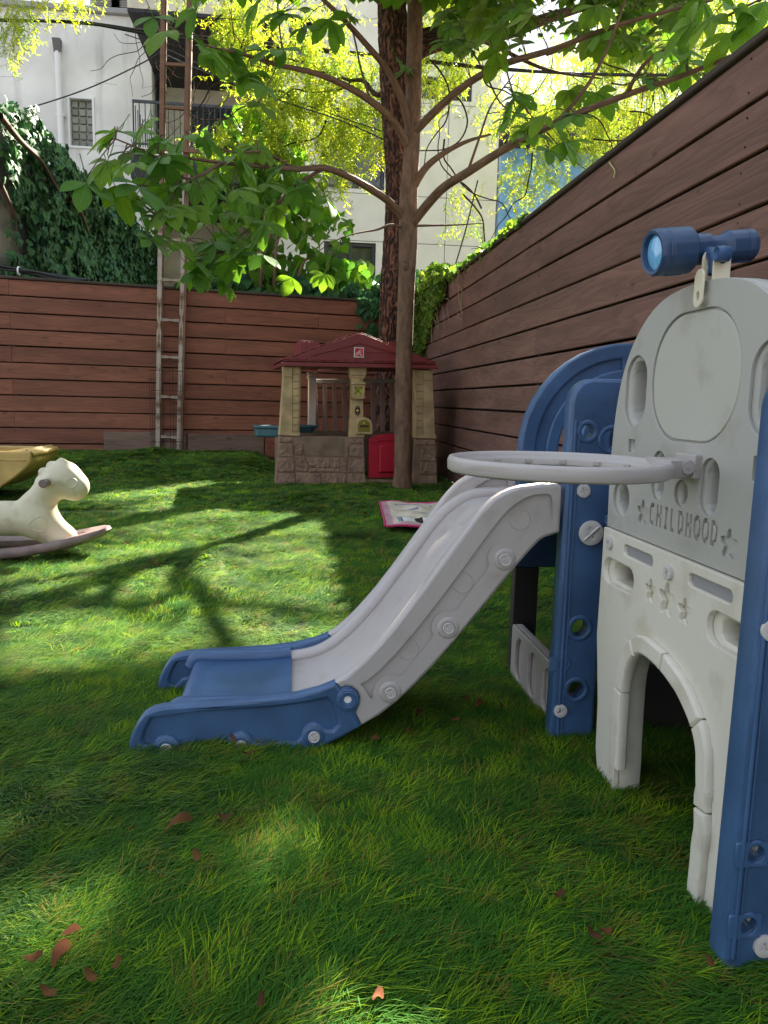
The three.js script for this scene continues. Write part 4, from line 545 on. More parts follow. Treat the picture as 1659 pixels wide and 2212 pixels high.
{
  const HZ = -3.85, hx = (px, py) => { const p = onZ(px, py, HZ); return V(p.x, p.y, HZ); };
  const HB = plastic(0.60, 0.545, 0.375, 0.42, DIRTY), HR = plastic(0.245, 0.165, 0.155, 0.5, MOTTLE);
  const org = hx(-20, 1210), horse = thing('rocking_horse', 'cream plastic rocking horse on a mauve brown rocker with handles', 'rocking horse', [org.x, 0, HZ], 0);
  // from the enlarged view of the horse (3.77 per source pixel)
  const E = (x, y) => hx(0.1432 * x, 928.8 + 0.1432 * y);
  const body = (p) => {
    const z = Math.abs(p.z - HZ), q = p.clone(); q.z = HZ + z;
    let d = 1e9;
    const back = E(-900, 1330), chest = E(560, 1330), wither = E(560, 1120), throat = E(770, 860), head = E(955, 735), nose = E(1118, 850);
    d = capsule(p, back, chest, 0.088, 0.082);
    d = smin(d, capsule(p, chest, wither, 0.075, 0.062), 0.05); d = smin(d, capsule(p, wither, throat, 0.058, 0.06), 0.05); d = smin(d, capsule(p, throat, head, 0.06, 0.08), 0.05);
    d = smin(d, capsule(p, head, nose, 0.08, 0.071), 0.03);
    const hip = E(-900, 1330);
    for (const [a, b] of [[E(640, 1400), E(940, 1640)], [E(-1000, 1400), E(-1240, 1640)]]) d = smin(d, capsule(p, V(a.x, a.y, HZ), V(b.x, b.y, HZ), 0.075, 0.072), 0.05);
    for (const [x, y, r] of [[930, 500, 0.02], [780, 545, 0.02], [655, 640, 0.019], [600, 760, 0.016]]) { const c = E(x, y); d = smin(d, p.distanceTo(c) - r * 1.25, 0.012); }
    const e = E(800, 745); e.z = HZ; d = smin(d, capsule(q, e, V(e.x, e.y, HZ + 0.082), 0.03, 0.026), 0.02);
    return Math.max(d, -(p.y - 0.03));
  };
  const c = E(120, 1150); wpart(horse, 'body', iso(body, V(c.x + 0.0, 0.27, HZ), 0.56, 112), HB, 'cream horse body');
  const eye = E(1140, 780), hd = E(800, 745);
  for (const s of [1, -1]) {
    const han = lathe([[0, 0], [0.021, 0], [0.0205, 0.012], [0.0175, 0.02], [0.0175, 0.055], [0.0195, 0.064], [0.0205, 0.078], [0.0185, 0.084], [0.011, 0.082], [0, 0.082]], 20).rotateX(s * Math.PI / 2).translate(hd.x + 0.002, hd.y - 0.004, HZ + s * 0.08);
    wpart(horse, 'handle', han, plastic(0.17, 0.125, 0.12, 0.5), 'grey brown handle');
  }
  // sunk outlines: a round eye and a rounded saddle mark, lying on the skin
  const project = (u, v) => { let z = HZ + 0.2; const p = V(u, v, z); for (let i = 0; i < 60; i++) { const d = body(p); if (d < 0.0004) break; p.z -= Math.max(0.0004, d * 0.8); } return p; };
  const loop = (pts) => { const q = pts.map(([u, v]) => project(u, v)); q.push(q[0].clone()); return tube(q, 0.0026, 6, 80); };
  wpart(horse, 'eye_ring', loop(Array.from({ length: 24 }, (_, i) => [eye.x + 0.0225 * Math.cos(i / 24 * 6.283), eye.y + 0.0235 * Math.sin(i / 24 * 6.283)])), HB);
  wpart(horse, 'shoulder_mark', loop([[540, 1390], [560, 1340], [620, 1295], [690, 1265], [740, 1280], [770, 1330], [782, 1400], [765, 1460], [715, 1488], [640, 1480], [570, 1445]].map(([x, y]) => { const p = E(x, y); return [p.x, p.y]; })), HB);
  // rocker: an oval ring bent up at its ends
  const cx = E(-150, 1700).x, RX = 0.56, RZ = 0.2, rin = 0.42, P = [], I = [], n = 96, bend = (x) => 0.018 + 0.075 * ((x - cx) / RX) ** 2 * 1.25;
  const prof = [[1.0, 0.004], [1.015, 0.018], [1.0, 0.034], [0.96, 0.042], [0.9, 0.036], [0.62, 0.036], [0.56, 0.03], [0.545, 0.012], [0.56, 0.0], [0.95, -0.006]];
  for (let i = 0; i < n; i++) { const a = i / n * 2 * Math.PI; for (const [r, y] of prof) { const inner = 0.62 + (r - 0.62), ex_ = RX * (r > 0.8 ? r : 0.42 + 0.58 * r), ez = RZ * (r > 0.8 ? r : r); const x = cx + ex_ * Math.cos(a), z = HZ + ez * Math.sin(a); P.push(x, bend(x) + y, z); } }
  const m = prof.length; for (let i = 0; i < n; i++) for (let k = 0; k < m; k++) { const a = i * m + k, b = i * m + (k + 1) % m, c2 = ((i + 1) % n) * m + k, d = ((i + 1) % n) * m + (k + 1) % m; I.push(a, c2, b, b, c2, d); }
  const g = new THREE.BufferGeometry(); g.setAttribute('position', new THREE.Float32BufferAttribute(P, 3)); g.setIndex(I); g.computeVertexNormals(); const rk = wpart(horse, 'rocker', boxUV(smooth(g, 0.9), 2), HR, 'mauve brown oval rocker');
  for (const [px, py] of [[1290, 1575]]) { const p = E(px, py); for (let i = 0; i < 5; i++) wpart(horse, 'moulded_mark', box(0.004, 0.002, 0.016, 0, 0, 0).rotateY(-0.5).translate(p.x - 0.016 + i * 0.008, bend(p.x) + 0.037, HZ + 0.012 * (i % 2)), plastic(0.06, 0.04, 0.04, 0.6), null, rk); }
}

// ---------------------------------------------------------------- yellow seesaw boat at the edge of the yard
{
  const z0 = -5.75, z1 = -6.4, Y = plastic(0.62, 0.42, 0.13, 0.45, MOTTLE), e = (x, y) => { const p = onZ(0.1432 * x, 928.8 + 0.1432 * y, z0); return [p.x, p.y]; };
  const tip = e(462, 330), o = thing('seesaw_boat', 'yellow plastic rocking seesaw boat with a curved hull near the end fence', 'seesaw', [tip[0] - 0.75, 0, (z0 + z1) / 2]);
  const ctr = tip[0] - 0.75, top = tip[1], mirror = (p) => [2 * ctr - p[0], p[1]];
  const right = [[tip[0] - 0.012, top], [tip[0], top - 0.012], [tip[0] - 0.003, top - 0.07], [tip[0] - 0.03, top - 0.115], [tip[0] - 0.12, top - 0.19], [tip[0] - 0.22, top - 0.262], [tip[0] - 0.36, 0.06], [tip[0] - 0.52, 0.03]];
  const hull = [...right, [ctr, 0.022], ...right.slice().reverse().map(mirror)], s = shapeOf(hull), well = new THREE.Path([[ctr - 0.5, top - 0.0], [ctr + 0.5, top - 0.0]].map((p) => new THREE.Vector2(...p)));
  const side = (z) => plate(s, null, 0.05, 0.015, 4, 0.9).translate(0, 0, z);
  const b = wpart(o, 'hull_side', side(z0 - 0.05), Y, 'yellow hull side'); wpart(o, 'hull_side', side(z1), Y);
  // bottom and end skin between the sides
  const skin = [...right.slice(1), [ctr, 0.022], ...right.slice(1).reverse().map(mirror)], inn = skin.map(([x, y]) => [x + (ctr - x) * 0.06, y + 0.03]); wpart(o, 'hull_bottom', plate(shapeOf([...skin, ...inn.reverse()]), null, z0 - z1 - 0.06, 0.002).translate(0, 0, z1 + 0.03), Y);
  wpart(o, 'end_deck', box(0.17, 0.03, z0 - z1 - 0.02, tip[0] - 0.09, top - 0.014, (z0 + z1) / 2, 0.012), Y); wpart(o, 'end_deck', box(0.17, 0.03, z0 - z1 - 0.02, 2 * ctr - tip[0] + 0.09, top - 0.014, (z0 + z1) / 2, 0.012), Y);
  wpart(o, 'end_roll', tube([[tip[0] - 0.01, top - 0.02, z1 + 0.02], [tip[0] - 0.006, top - 0.02, (z0 + z1) / 2], [tip[0] - 0.01, top - 0.02, z0 - 0.02]], 0.022, 12), Y);
  wpart(o, 'seat', box(0.3, 0.03, z0 - z1 - 0.08, ctr + 0.35, top - 0.13, (z0 + z1) / 2, 0.01), plastic(0.5, 0.26, 0.12, 0.5)); wpart(o, 'seat', box(0.3, 0.03, z0 - z1 - 0.08, ctr - 0.35, top - 0.13, (z0 + z1) / 2, 0.01), plastic(0.5, 0.26, 0.12, 0.5));
  wpart(o, 'side_groove', box(0.66, 0.012, 0.008, tip[0] - 0.36, top - 0.06, z0 + 0.001, 0.003), Y, null, b);
}

// ---------------------------------------------------------------- ladder and wire cage
{
  const Zl = (x) => bfZ(x) + 0.1, RU = std({ color: C(0.24, 0.13, 0.085), roughness: 0.85, map: MOTTLE, bumpMap: NOISE, bumpScale: 0.003 }), PA = std({ color: C(0.42, 0.37, 0.32), roughness: 0.85, map: tex(512, 512, (u, v) => { const a = cl(fbm(u * 7, v * 3, 5) * 2.4 - 0.1); return [255 - 110 * a, 252 - 140 * a, 246 - 160 * a]; }), bumpMap: NOISE, bumpScale: 0.003 });
  const at = (px, py) => { const d = ray(px, py), m = -0.1928, t = (bfZ(0) + 0.1) / (d.z - m * d.x); return EYE.clone().addScaledVector(d, t); };
  const b0 = at(340, 965), o = thing('ladder', 'tall weathered steel ladder standing before the end fence', 'ladder', [b0.x + 0.14, 0.13, b0.z], th0);
  const railAt = (pa, pb) => { const a = at(...pa), b = at(...pb), up = b.clone().sub(a); return (t) => a.clone().addScaledVector(up, t); };
  const Lr = railAt([341, 960], [352, 60]), Rr_ = railAt([386, 962], [408, 0]);
  const segs = [[-0.02, 0.62, PA], [0.62, 1.6, RU]];
  const bar = (p, q, w, d) => { const v = q.clone().sub(p), l = v.length(), g = boxUV(new THREE.BoxGeometry(w, l, d)); g.applyQuaternion(new THREE.Quaternion().setFromUnitVectors(V(0, 1, 0), v.normalize())); return g.translate((p.x + q.x) / 2, (p.y + q.y) / 2, (p.z + q.z) / 2); };
  for (const [a, b, m] of segs) { wpart(o, 'rail', bar(Lr(a), Lr(b), 0.05, 0.045), m); wpart(o, 'rail', bar(Rr_(a), Rr_(b), 0.045, 0.045), m); const off = V(0.036, 0, -0.01); wpart(o, 'rail_flange', bar(Rr_(a).add(off), Rr_(b).add(off), 0.02, 0.06), RU); const of2 = V(0.034, 0, -0.012); wpart(o, 'rail_flange', bar(Lr(a).add(of2), Lr(b).add(of2), 0.012, 0.03), RU); }
  const near = (f, y) => { let best = 0, bd = 1e9; for (let t = 0; t < 1.6; t += 0.002) { const e = Math.abs(toPx(f(t))[1] - y); if (e < bd) { bd = e; best = t; } } return f(best); };
  for (const y of [943, 857, 771, 690, 604, 517, 430, 345, 232, 138, 40, -50, -140]) wpart(o, 'rung', bar(near(Lr, y), near(Rr_, y + 3), 0.032, 0.03), y > 400 ? PA : RU);
  const q1 = at(330, 322), q2 = at(432, 330); wpart(o, 'cross_bar', bar(q1.add(V(0, 0, 0.05)), q2.add(V(0, 0, 0.05)), 0.05, 0.02), RU, 'rusty cross bar');
  // wire cage round the foot
  const w0 = at(364, 965), cage = thing('wire_plant_cage', 'rusty wire plant cage round the ladder foot', 'plant cage', [w0.x, 0.13, w0.z + 0.05]); const WI = std({ color: C(0.07, 0.03, 0.02), roughness: 0.8, metalness: 0.3 });
  const top = 1.0, r = 0.185, cz = 0.05; for (let i = 0; i < 10; i++) { const a = i / 10 * 2 * Math.PI; part(cage, 'wire_upright', tube([[r * Math.cos(a), -0.02, cz + 0.11 * Math.sin(a)], [r * 1.02 * Math.cos(a), 0.4, cz + 0.112 * Math.sin(a)], [r * 1.05 * Math.cos(a), top - 0.1 * Math.abs(Math.cos(a)), cz + 0.115 * Math.sin(a)]], 0.0028, 5, 8), WI); }
  for (const y of [0.12, 0.45, 0.72, 0.95]) part(cage, 'wire_hoop', new THREE.TorusGeometry(r * 1.03, 0.0028, 5, 40).rotateX(Math.PI / 2).scale(1, 1, 0.6).translate(0, y, cz), WI);
}
// ---------------------------------------------------------------- buildings beyond the fence
const PALE = tex(256, 256, (u, v) => { const k = 244 + 14 * fbm(u * 3, v * 3, 4) + 5 * (rnd() - 0.5); return [k, k, k]; }); PALE.repeat.set(0.3, 0.3);
const WALLW = std({ color: C(0.9, 0.9, 0.88), roughness: 0.9, map: rep(STUCCO, 0.18, 0.18), bumpMap: NOISE, bumpScale: 0.002 }), CREAMW = std({ color: C(0.72, 0.66, 0.54), roughness: 0.9, roughnessMap: null, map: rep(MOTTLE, 0.15, 0.15) }), PANELW = std({ color: C(0.8, 0.78, 0.72), roughness: 0.85, map: PALE }),
  BLK = std({ color: C(0.012, 0.013, 0.018), roughness: 0.6 }), FRAME = std({ color: C(0.03, 0.032, 0.04), roughness: 0.4 }), GLASS = phy({ color: C(0.05, 0.06, 0.065), roughness: 0.06, clearcoat: 1, clearcoatRoughness: 0.03 }), WPIPE = std({ color: C(0.78, 0.78, 0.78), roughness: 0.5 });
const rect = (x0, y0, x1, y1) => new THREE.Path([[x0, y0], [x1, y0], [x1, y1], [x0, y1]].map((p) => new THREE.Vector2(...p)));
const rshape = (x0, y0, x1, y1) => shapeOf([[x0, y0], [x1, y0], [x1, y1], [x0, y1]]);
{
  const Z = -20, x1 = -3.42, top = 9.55, b = thing('stucco_building', 'tall white stucco building with a glass block window and downpipe', 'building', [-7, -0.1, Z]);
  const a = onZ(150, 212, Z), c = onZ(202, 318, Z), W0 = a.x, W1 = c.x, Y0 = c.y, Y1 = a.y;
  const wall = wpart(b, 'wall', plate(rshape(-14, -0.1, x1, top), [rect(W0, Y0, W1, Y1)], 0.35, 0.01, 1).translate(0, 0, Z - 0.35), WALLW);
  wpart(b, 'wall', box(10.4, top + 0.1, 7, -8.75, top / 2 - 0.05, Z - 3.9), WALLW, null); 
  wpart(b, 'parapet_cap', box(10.7, 0.12, 0.55, -8.74, top + 0.06, Z - 0.15, 0.02), std({ color: C(0.33, 0.33, 0.33), roughness: 0.8 }));
  const win = wpart(b, 'glass_block_window', box(W1 - W0, Y1 - Y0, 0.04, (W0 + W1) / 2, (Y0 + Y1) / 2, Z - 0.2), std({ color: C(0.6, 0.59, 0.55), roughness: 0.9 }), 'glass block window, three blocks wide');
  wpart(b, 'window_surround', plate(rshape(W0 - 0.05, Y0 - 0.05, W1 + 0.05, Y1 + 0.05), [rect(W0 + 0.005, Y0 + 0.005, W1 - 0.005, Y1 - 0.005)], 0.05, 0.01).translate(0, 0, Z - 0.015), WPIPE, null, win);
  const GB = [[0.23, 0.24, 0.20], [0.31, 0.31, 0.26], [0.19, 0.20, 0.17]].map(([r, g, u]) => phy({ color: C(r, g, u), roughness: 0.15, bumpMap: rep(NOISE, 14, 1), bumpScale: 0.006, clearcoat: 0.6 })), bw = (W1 - W0) / 3, bh = (Y1 - Y0) / 6;
  for (let i = 0; i < 3; i++) for (let j = 0; j < 6; j++) wpart(b, 'glass_block', new RoundedBoxGeometry(bw - 0.025, bh - 0.025, 0.09, 2, 0.015).translate(W0 + (i + 0.5) * bw, Y0 + (j + 0.5) * bh, Z - 0.15), pick(GB), null, win);
  const p0 = onZ(124, 112, Z + 0.15), p1 = onZ(136, 380, Z + 0.15), bot = p0.clone().lerp(p1, 2.7), pipe = wpart(b, 'downpipe', tube([p0, p0.clone().lerp(p1, 1), bot], 0.075, 12, 10), WPIPE, 'white downpipe');
  wpart(b, 'pipe_hopper', smooth(new THREE.CylinderGeometry(0.13, 0.09, 0.3, 4, 1).rotateY(Math.PI / 4), 0.3).translate(p0.x, p0.y + 0.12, Z + 0.15), std({ color: C(0.12, 0.11, 0.11), roughness: 0.6 }), null, pipe);
  for (const t of [0.5, 1.2, 1.9]) { const q = p0.clone().lerp(p1, t); wpart(b, 'pipe_clip', box(0.2, 0.05, 0.16, q.x, q.y, Z + 0.08), WPIPE, null, pipe); }
  for (const [px, w] of [[232, 0.75], [268, 0.6]]) {
    const q = onZ(px, 18, Z - 0.7), ac = thing('air_conditioner', px < 250 ? 'wider louvred air conditioner on the stucco building roof' : 'narrower louvred air conditioner on the stucco building roof', 'air conditioner', [q.x, top, Z - 0.7], 0);
    part(ac, 'casing', box(w, 0.85, 0.5, 0, 0.44, -0.1, 0.02), std({ color: C(0.42, 0.40, 0.38), roughness: 0.6 })); for (let i = 0; i < 13; i++) part(ac, 'louvre', box(w - 0.1, 0.02, 0.05, 0, 0.14 + i * 0.05, 0.16).rotateX(0), std({ color: C(0.25, 0.24, 0.23), roughness: 0.6 }));
  }
}
{ // block with black soffits and balconies
  const Z = -21, x0 = -3.40, x1 = -0.46, zf = -17.2, b = thing('balcony_building', 'cream apartment block with black soffits and railed balconies', 'building', [(x0 + x1) / 2, -0.1, Z]);
  const doorA = [-2.68, 5.9, -0.75, 8.05], doorB = [-2.4, 2.0, -0.9, 4.75], doorC = [-2.6, 9.2, -0.8, 10.2];
  wpart(b, 'wall', plate(rshape(x0, -0.1, x1, 10.4), [doorA, doorB, doorC].map((d) => rect(...d)), 0.3, 0.01, 1).translate(0, 0, Z - 0.3), CREAMW);
  wpart(b, 'wall', box(x1 - x0, 10.4, 4, (x0 + x1) / 2, 5.1, Z - 2.32), BLK);
  for (const [a, c, d, e] of [doorA, doorB, doorC]) {
    const w = wpart(b, 'glass_door', box(d - a, e - c, 0.03, (a + d) / 2, (c + e) / 2, Z - 0.18), GLASS, 'dark glass door'), n = 3;
    for (let i = 0; i <= n; i++) wpart(b, 'door_frame', box(0.09, e - c, 0.08, a + (d - a) * i / n, (c + e) / 2, Z - 0.15), FRAME, null, w); for (const y of [c + 0.04, e - 0.06]) wpart(b, 'door_frame', box(d - a, 0.1, 0.08, (a + d) / 2, y, Z - 0.14), FRAME, null, w);
  }
  wpart(b, 'soffit', box(x1 - x0, 0.06, Z * -1 + zf + 0.0, (x0 + x1) / 2, 8.45, (Z + zf) / 2), BLK, 'black soffit'); wpart(b, 'balcony_slab', box(x1 - x0, 0.62, -Z + zf, (x0 + x1) / 2, 8.8, (Z + zf) / 2), CREAMW);
  wpart(b, 'soffit', box(x1 - x0, 0.06, -Z + zf, (x0 + x1) / 2, 10.42, (Z + zf) / 2), BLK); wpart(b, 'roof_edge', box(x1 - x0 + 0.1, 0.45, -Z + zf + 0.1, (x0 + x1) / 2, 10.68, (Z + zf) / 2), BLK);
  wpart(b, 'balcony_slab', box(x1 - x0, 0.46, -Z + zf, (x0 + x1) / 2, 5.47, (Z + zf) / 2), BLK, 'black balcony slab'); wpart(b, 'balcony_edge', box(x1 - x0 + 0.04, 0.13, -Z + zf + 0.04, (x0 + x1) / 2, 5.77, (Z + zf) / 2), PANELW);
  const rl = (y) => { const r = wpart(b, 'railing', merge([box(x1 - x0 - 0.1, 0.05, 0.05, (x0 + x1) / 2, y + 0.92, zf - 0.05), box(x1 - x0 - 0.1, 0.04, 0.04, (x0 + x1) / 2, y + 0.1, zf - 0.05)]), FRAME, 'black balcony railing'); for (let i = 0; i <= 24; i++) wpart(b, 'baluster', box(0.018, 0.84, 0.018, x0 + 0.07 + (x1 - x0 - 0.14) * i / 24, y + 0.5, zf - 0.05), FRAME, null, r); for (let i = 0; i <= 14; i++) wpart(b, 'baluster', box(0.018, 0.84, 0.018, x0 + 0.06, y + 0.5, zf - 0.05 - 3.6 * i / 14), FRAME, null, r); };
  rl(5.83);
  wpart(b, 'graffiti_wall', box(1.3, 1.4, 0.05, -1.75, 3.2, Z + 0.9), std({ color: C(0.6, 0.5, 0.46), roughness: 0.9, map: tex(256, 256, (u, v) => { const a = Math.abs(N2(u * 3, v * 9)) < 0.12 ? 0.55 : 1; return [250 * a, 235 * a, 228 * a]; }) }), 'pinkish scrawled wall');
}
{ // panelled block
  const Z = -19, x0 = -0.44, x1 = 4.8, top = 9.9, b = thing('panelled_building', 'pale panelled apartment block with dark framed windows behind the tree trunks', 'building', [(x0 + x1) / 2, -0.1, Z]);
  const W = [[0.62, 5.75, 2.07, 7.55], [0.66, 2.2, 1.9, 4.53], [-0.2, 8.3, 0.5, 9.4], [2.4, 7.85, 4.1, 8.35]];
  wpart(b, 'core', box(x1 - x0 - 0.04, top, 5, (x0 + x1) / 2, top / 2 - 0.1, Z - 2.85), std({ color: C(0.34, 0.33, 0.31), roughness: 0.9 }));
  const ys = [-0.1, 1.9, 3.3, 4.57, 5.65, 7.75, 9.9], xs = [-0.44, 0.56, 2.15, 3.57, 4.8];
  for (let j = 0; j + 1 < ys.length; j++) for (let i = 0; i + 1 < xs.length; i++) {
    const r = [xs[i] + 0.008, ys[j] + 0.008, xs[i + 1] - 0.008, ys[j + 1] - 0.008], hs = W.map((w) => [Math.max(w[0], r[0]), Math.max(w[1], r[1]), Math.min(w[2], r[2]), Math.min(w[3], r[3])]).filter((w) => w[2] - w[0] > 0.05 && w[3] - w[1] > 0.05);
    const full = hs.some((h) => (h[2] - h[0]) * (h[3] - h[1]) > 0.93 * (r[2] - r[0]) * (r[3] - r[1])); if (full) continue;
    let pieces = [r]; for (const h of hs) pieces = pieces.flatMap((q) => { const o = []; if (h[2] <= q[0] || h[0] >= q[2] || h[3] <= q[1] || h[1] >= q[3]) return [q]; if (h[0] > q[0] + 0.01) o.push([q[0], q[1], h[0], q[3]]); if (h[2] < q[2] - 0.01) o.push([h[2], q[1], q[2], q[3]]); const l = Math.max(q[0], h[0]), rr_ = Math.min(q[2], h[2]); if (h[1] > q[1] + 0.01) o.push([l, q[1], rr_, h[1]]); if (h[3] < q[3] - 0.01) o.push([l, h[3], rr_, q[3]]); return o; });
    wpart(b, 'wall_panel', merge(pieces.map((q) => box(q[2] - q[0], q[3] - q[1], 0.3, (q[0] + q[2]) / 2, (q[1] + q[3]) / 2, Z - 0.17))), PANELW);
  }
  for (const [a, c, d, e] of W) { const w = wpart(b, 'window', box(d - a, e - c, 0.03, (a + d) / 2, (c + e) / 2, Z - 0.2), GLASS, 'dark framed window'); for (const x of [a + 0.04, a + (d - a) * 0.52, d - 0.04]) wpart(b, 'window_frame', box(0.08, e - c, 0.12, x, (c + e) / 2, Z - 0.14), FRAME, null, w); for (const y of [c + 0.04, e - 0.04]) wpart(b, 'window_frame', box(d - a, 0.08, 0.12, (a + d) / 2, y, Z - 0.13), FRAME, null, w); }
}
{ // low blue fronted house and a far pale one
  const b = thing('blue_house', 'bright blue fronted house with a dark flat roof seen through the willow', 'building', [7.4, -0.1, -22]);
  const BL = std({ color: C(0.22, 0.50, 0.88), roughness: 0.6, map: rep(MOTTLE, 0.4, 0.4) }); for (let i = 0; i < 9; i++) wpart(b, 'siding_board', box(3.6, 0.9, 0.2, 7.4, 0.45 + i * 0.88, -22 + (i % 2) * 0.01), BL); wpart(b, 'house_core', box(3.5, 7.8, 3, 7.4, 3.8, -23.6), BLK);
  wpart(b, 'roof', box(4.0, 0.8, 4.4, 7.4, 8.2, -23, 0.05), std({ color: C(0.05, 0.05, 0.06), roughness: 0.8 }));
}
// ---------------------------------------------------------------- overhead cables
{
  const CAB = std({ color: C(0.014, 0.014, 0.015), roughness: 0.55 }), at = (p, z) => onZ(p[0], p[1], z);
  const run = (label, pts, zs_, r, n, group) => { const base = pts.map((p, i) => at(p, zs_[i])); const o = thing('overhead_cable', label, 'cable', base[0].toArray(), 0, group); for (let k = 0; k < n; k++) wpart(o, 'wire', tube(base.map((q, i) => q.clone().add(V(0, rr(-1, 1) * 0.028 * (n > 1) , rr(-1, 1) * 0.03 * (n > 1)))), r, 6, 40), CAB); if (n > 2) for (const t of [0.14, 0.4]) { const c = new THREE.CatmullRomCurve3(base).getPointAt(t); wpart(o, 'tie', new THREE.TorusGeometry(0.045, 0.01, 6, 14).rotateY(Math.PI / 2).translate(c.x, c.y, c.z), WPIPE); } };
  run('thick black bundle of overhead cables crossing before the stucco building', [[-120, 30], [0, 40], [160, 50], [345, 74], [560, 96], [830, 122], [1100, 150], [1400, 160], [1750, 150]], [-12, -12, -12, -12, -12, -12, -12, -12, -12], 0.012, 6);
  run('single thin black cable sloping down from the cable bundle to the ivy wall', [[350, 112], [300, 140], [200, 187], [100, 222], [0, 250], [-60, 268]], [-12, -12, -12, -12, -12, -12], 0.009, 1);
  run('thin black cable running from the ladder down to the willow trunk', [[345, 112], [430, 150], [600, 215], [740, 262], [830, 302]], [-11.6, -11, -10.4, -9.8, -9.45], 0.008, 1);
  run('upper thin black cable running from the bundle down behind the willow trunk', [[270, 74], [345, 100], [480, 160], [640, 220], [830, 285]], [-12, -11.8, -11.2, -10.6, -10], 0.007, 1);
  run('taut black stay wire dropping behind the side fence', [[1032, 390], [1005, 500], [975, 600]], [-11, -11, -11], 0.01, 1);
  run('black cables lying along the top of the end fence beneath the ivy', [[-60, 555], [0, 577], [70, 590], [130, 600], [190, 607]], [-9.45, -9.5, -9.5, -9.5, -9.55], 0.014, 5);
}
// ---------------------------------------------------------------- sunlit places on the lawn: foliage leaves these rays free
const LIT = [
  [[430, 1262], [470, 1235], [560, 1165], [640, 1135], [745, 1135], [757, 1375], [650, 1380], [600, 1395], [540, 1378], [455, 1340], [435, 1300]],
  [[0, 1290], [90, 1270], [220, 1262], [235, 1300], [180, 1330], [225, 1365], [150, 1420], [0, 1430]], [[0, 1180], [90, 1210], [240, 1175], [330, 1180], [250, 1240], [60, 1260], [0, 1250]],
  [[255, 1275], [330, 1262], [350, 1300], [370, 1340], [420, 1290], [440, 1330], [400, 1360], [280, 1400], [240, 1350]],
  [[170, 1028], [300, 1032], [480, 1040], [420, 1072], [330, 1058], [240, 1070], [180, 1062]], [[330, 1095], [420, 1085], [480, 1100], [420, 1135], [520, 1115], [690, 1108], [660, 1128], [560, 1150], [400, 1185], [300, 1150]],
  [[555, 1840], [590, 1785], [655, 1740], [705, 1772], [672, 1808], [610, 1842]], [[0, 1888], [95, 1895], [60, 1935], [0, 1985]], [[40, 2050], [110, 1960], [190, 1895], [210, 1925], [150, 2000], [70, 2060]], [[0, 1682], [70, 1672], [105, 1705], [70, 1740], [0, 1752]],
  [[640, 2212], [720, 2150], [800, 2165], [700, 2300], [600, 2300]], [[770, 2085], [830, 2050], [872, 2075], [895, 2212], [880, 2300], [800, 2300], [840, 2190], [800, 2120]],
];
const LITW = LIT.map((q) => q.map(([x, y]) => { const p = onY(x, y, 0.03); return [p.x, p.z]; }));
const litAt = (P, r = 0.13) => {                               // does the shadow of a thing of radius r at P touch a sunlit place
  const t = P.y - 0.03, x = P.x - SUN.x * t, z = P.z - SUN.z * t;
  return LITW.some((q) => { if (inPoly(x, z, q)) return true; for (let i = 0, j = q.length - 1; i < q.length; j = i++) { const [a, b] = q[i], [c, d] = q[j], l = (c - a) ** 2 + (d - b) ** 2, u = cl(((x - a) * (c - a) + (z - b) * (d - b)) / l); if (Math.hypot(x - a - u * (c - a), z - b - u * (d - b)) < r) return true; } return false; });
};
const leafMat = (r, g, b, tr = 0.45, o = {}) => phy({ color: C(r, g, b), roughness: 0.95, transmission: tr, thickness: 0, side: THREE.DoubleSide, specularIntensity: 0.3, clearcoat: 0.22, clearcoatRoughness: 0.35, ...o });
// leaves nearest to the eye as parts of their own, the rest joined
function foliage(root, name, geos, mats, list, most = 300) {
  const inv = root.matrixWorld.clone().invert(), sz = (m) => { const p = V().setFromMatrixPosition(m), q = toPx(p); return m.getMaxScaleOnAxis() / Math.max(0.5, q[2]) * (q[2] > 0 && q[0] > -40 && q[0] < 1700 && q[1] > -40 && q[1] < 2250 ? 1 : 0.01); };
  const all = list.map((m) => [sz(m), m]).sort((a, b) => b[0] - a[0]);
  all.slice(0, most).forEach(([, m], i) => { const l = dress(new THREE.Mesh(geos[i % geos.length], mats[(i * 7) % mats.length])); l.name = 'leaf'; l.applyMatrix4(inv.clone().multiply(m)); root.add(l); });
  const rest = all.slice(most); if (!rest.length) return;
  geos.forEach((g, k) => { const mine = rest.filter((_, i) => i % geos.length === k); if (!mine.length) return; const cols = mine.map(() => { const v = rr(0.75, 1.25); return C(v * rr(0.9, 1.15), v, v * rr(0.8, 1.2)); }); stuffPart(root, 'foliage', g, mats[k % mats.length], mine.map(([, m]) => inv.clone().multiply(m)), cols); });
}
// one leaf blade: length along +x, drooping, folded along its rib
function blade(len, wid, droop, fold, nL = 7, tip = 1.25) {
  const P = [], UV = [], I = [];
  for (let i = 0; i <= nL; i++) {
    const t = i / nL, w = wid / 2 * Math.pow(Math.sin(Math.PI * Math.pow(t, tip)), 0.72) * (i === nL ? 0 : 1) + 0.0015 * (1 - t), a = droop * t, x = len * (t - 0.12 * droop * t * t), y = -len * 0.5 * droop * t * t;
    for (const s of [-1, 0, 1]) { P.push(x, y + Math.abs(s) * fold * w - 0.004 * len * (i % 2) * Math.abs(s), s * w); UV.push(0.5 + s * 0.5, t); }
  }
  for (let i = 0; i < nL; i++) for (let k = 0; k < 2; k++) { const a = i * 3 + k; I.push(a, a + 1, a + 3, a + 1, a + 4, a + 3); }
  const g = new THREE.BufferGeometry(); g.setAttribute('position', new THREE.Float32BufferAttribute(P, 3)); g.setAttribute('uv', new THREE.Float32BufferAttribute(UV, 2)); g.setIndex(I); g.computeVertexNormals(); return g;
}
const stick = (pts, r, n = 5) => tube(pts, r, n, 6);
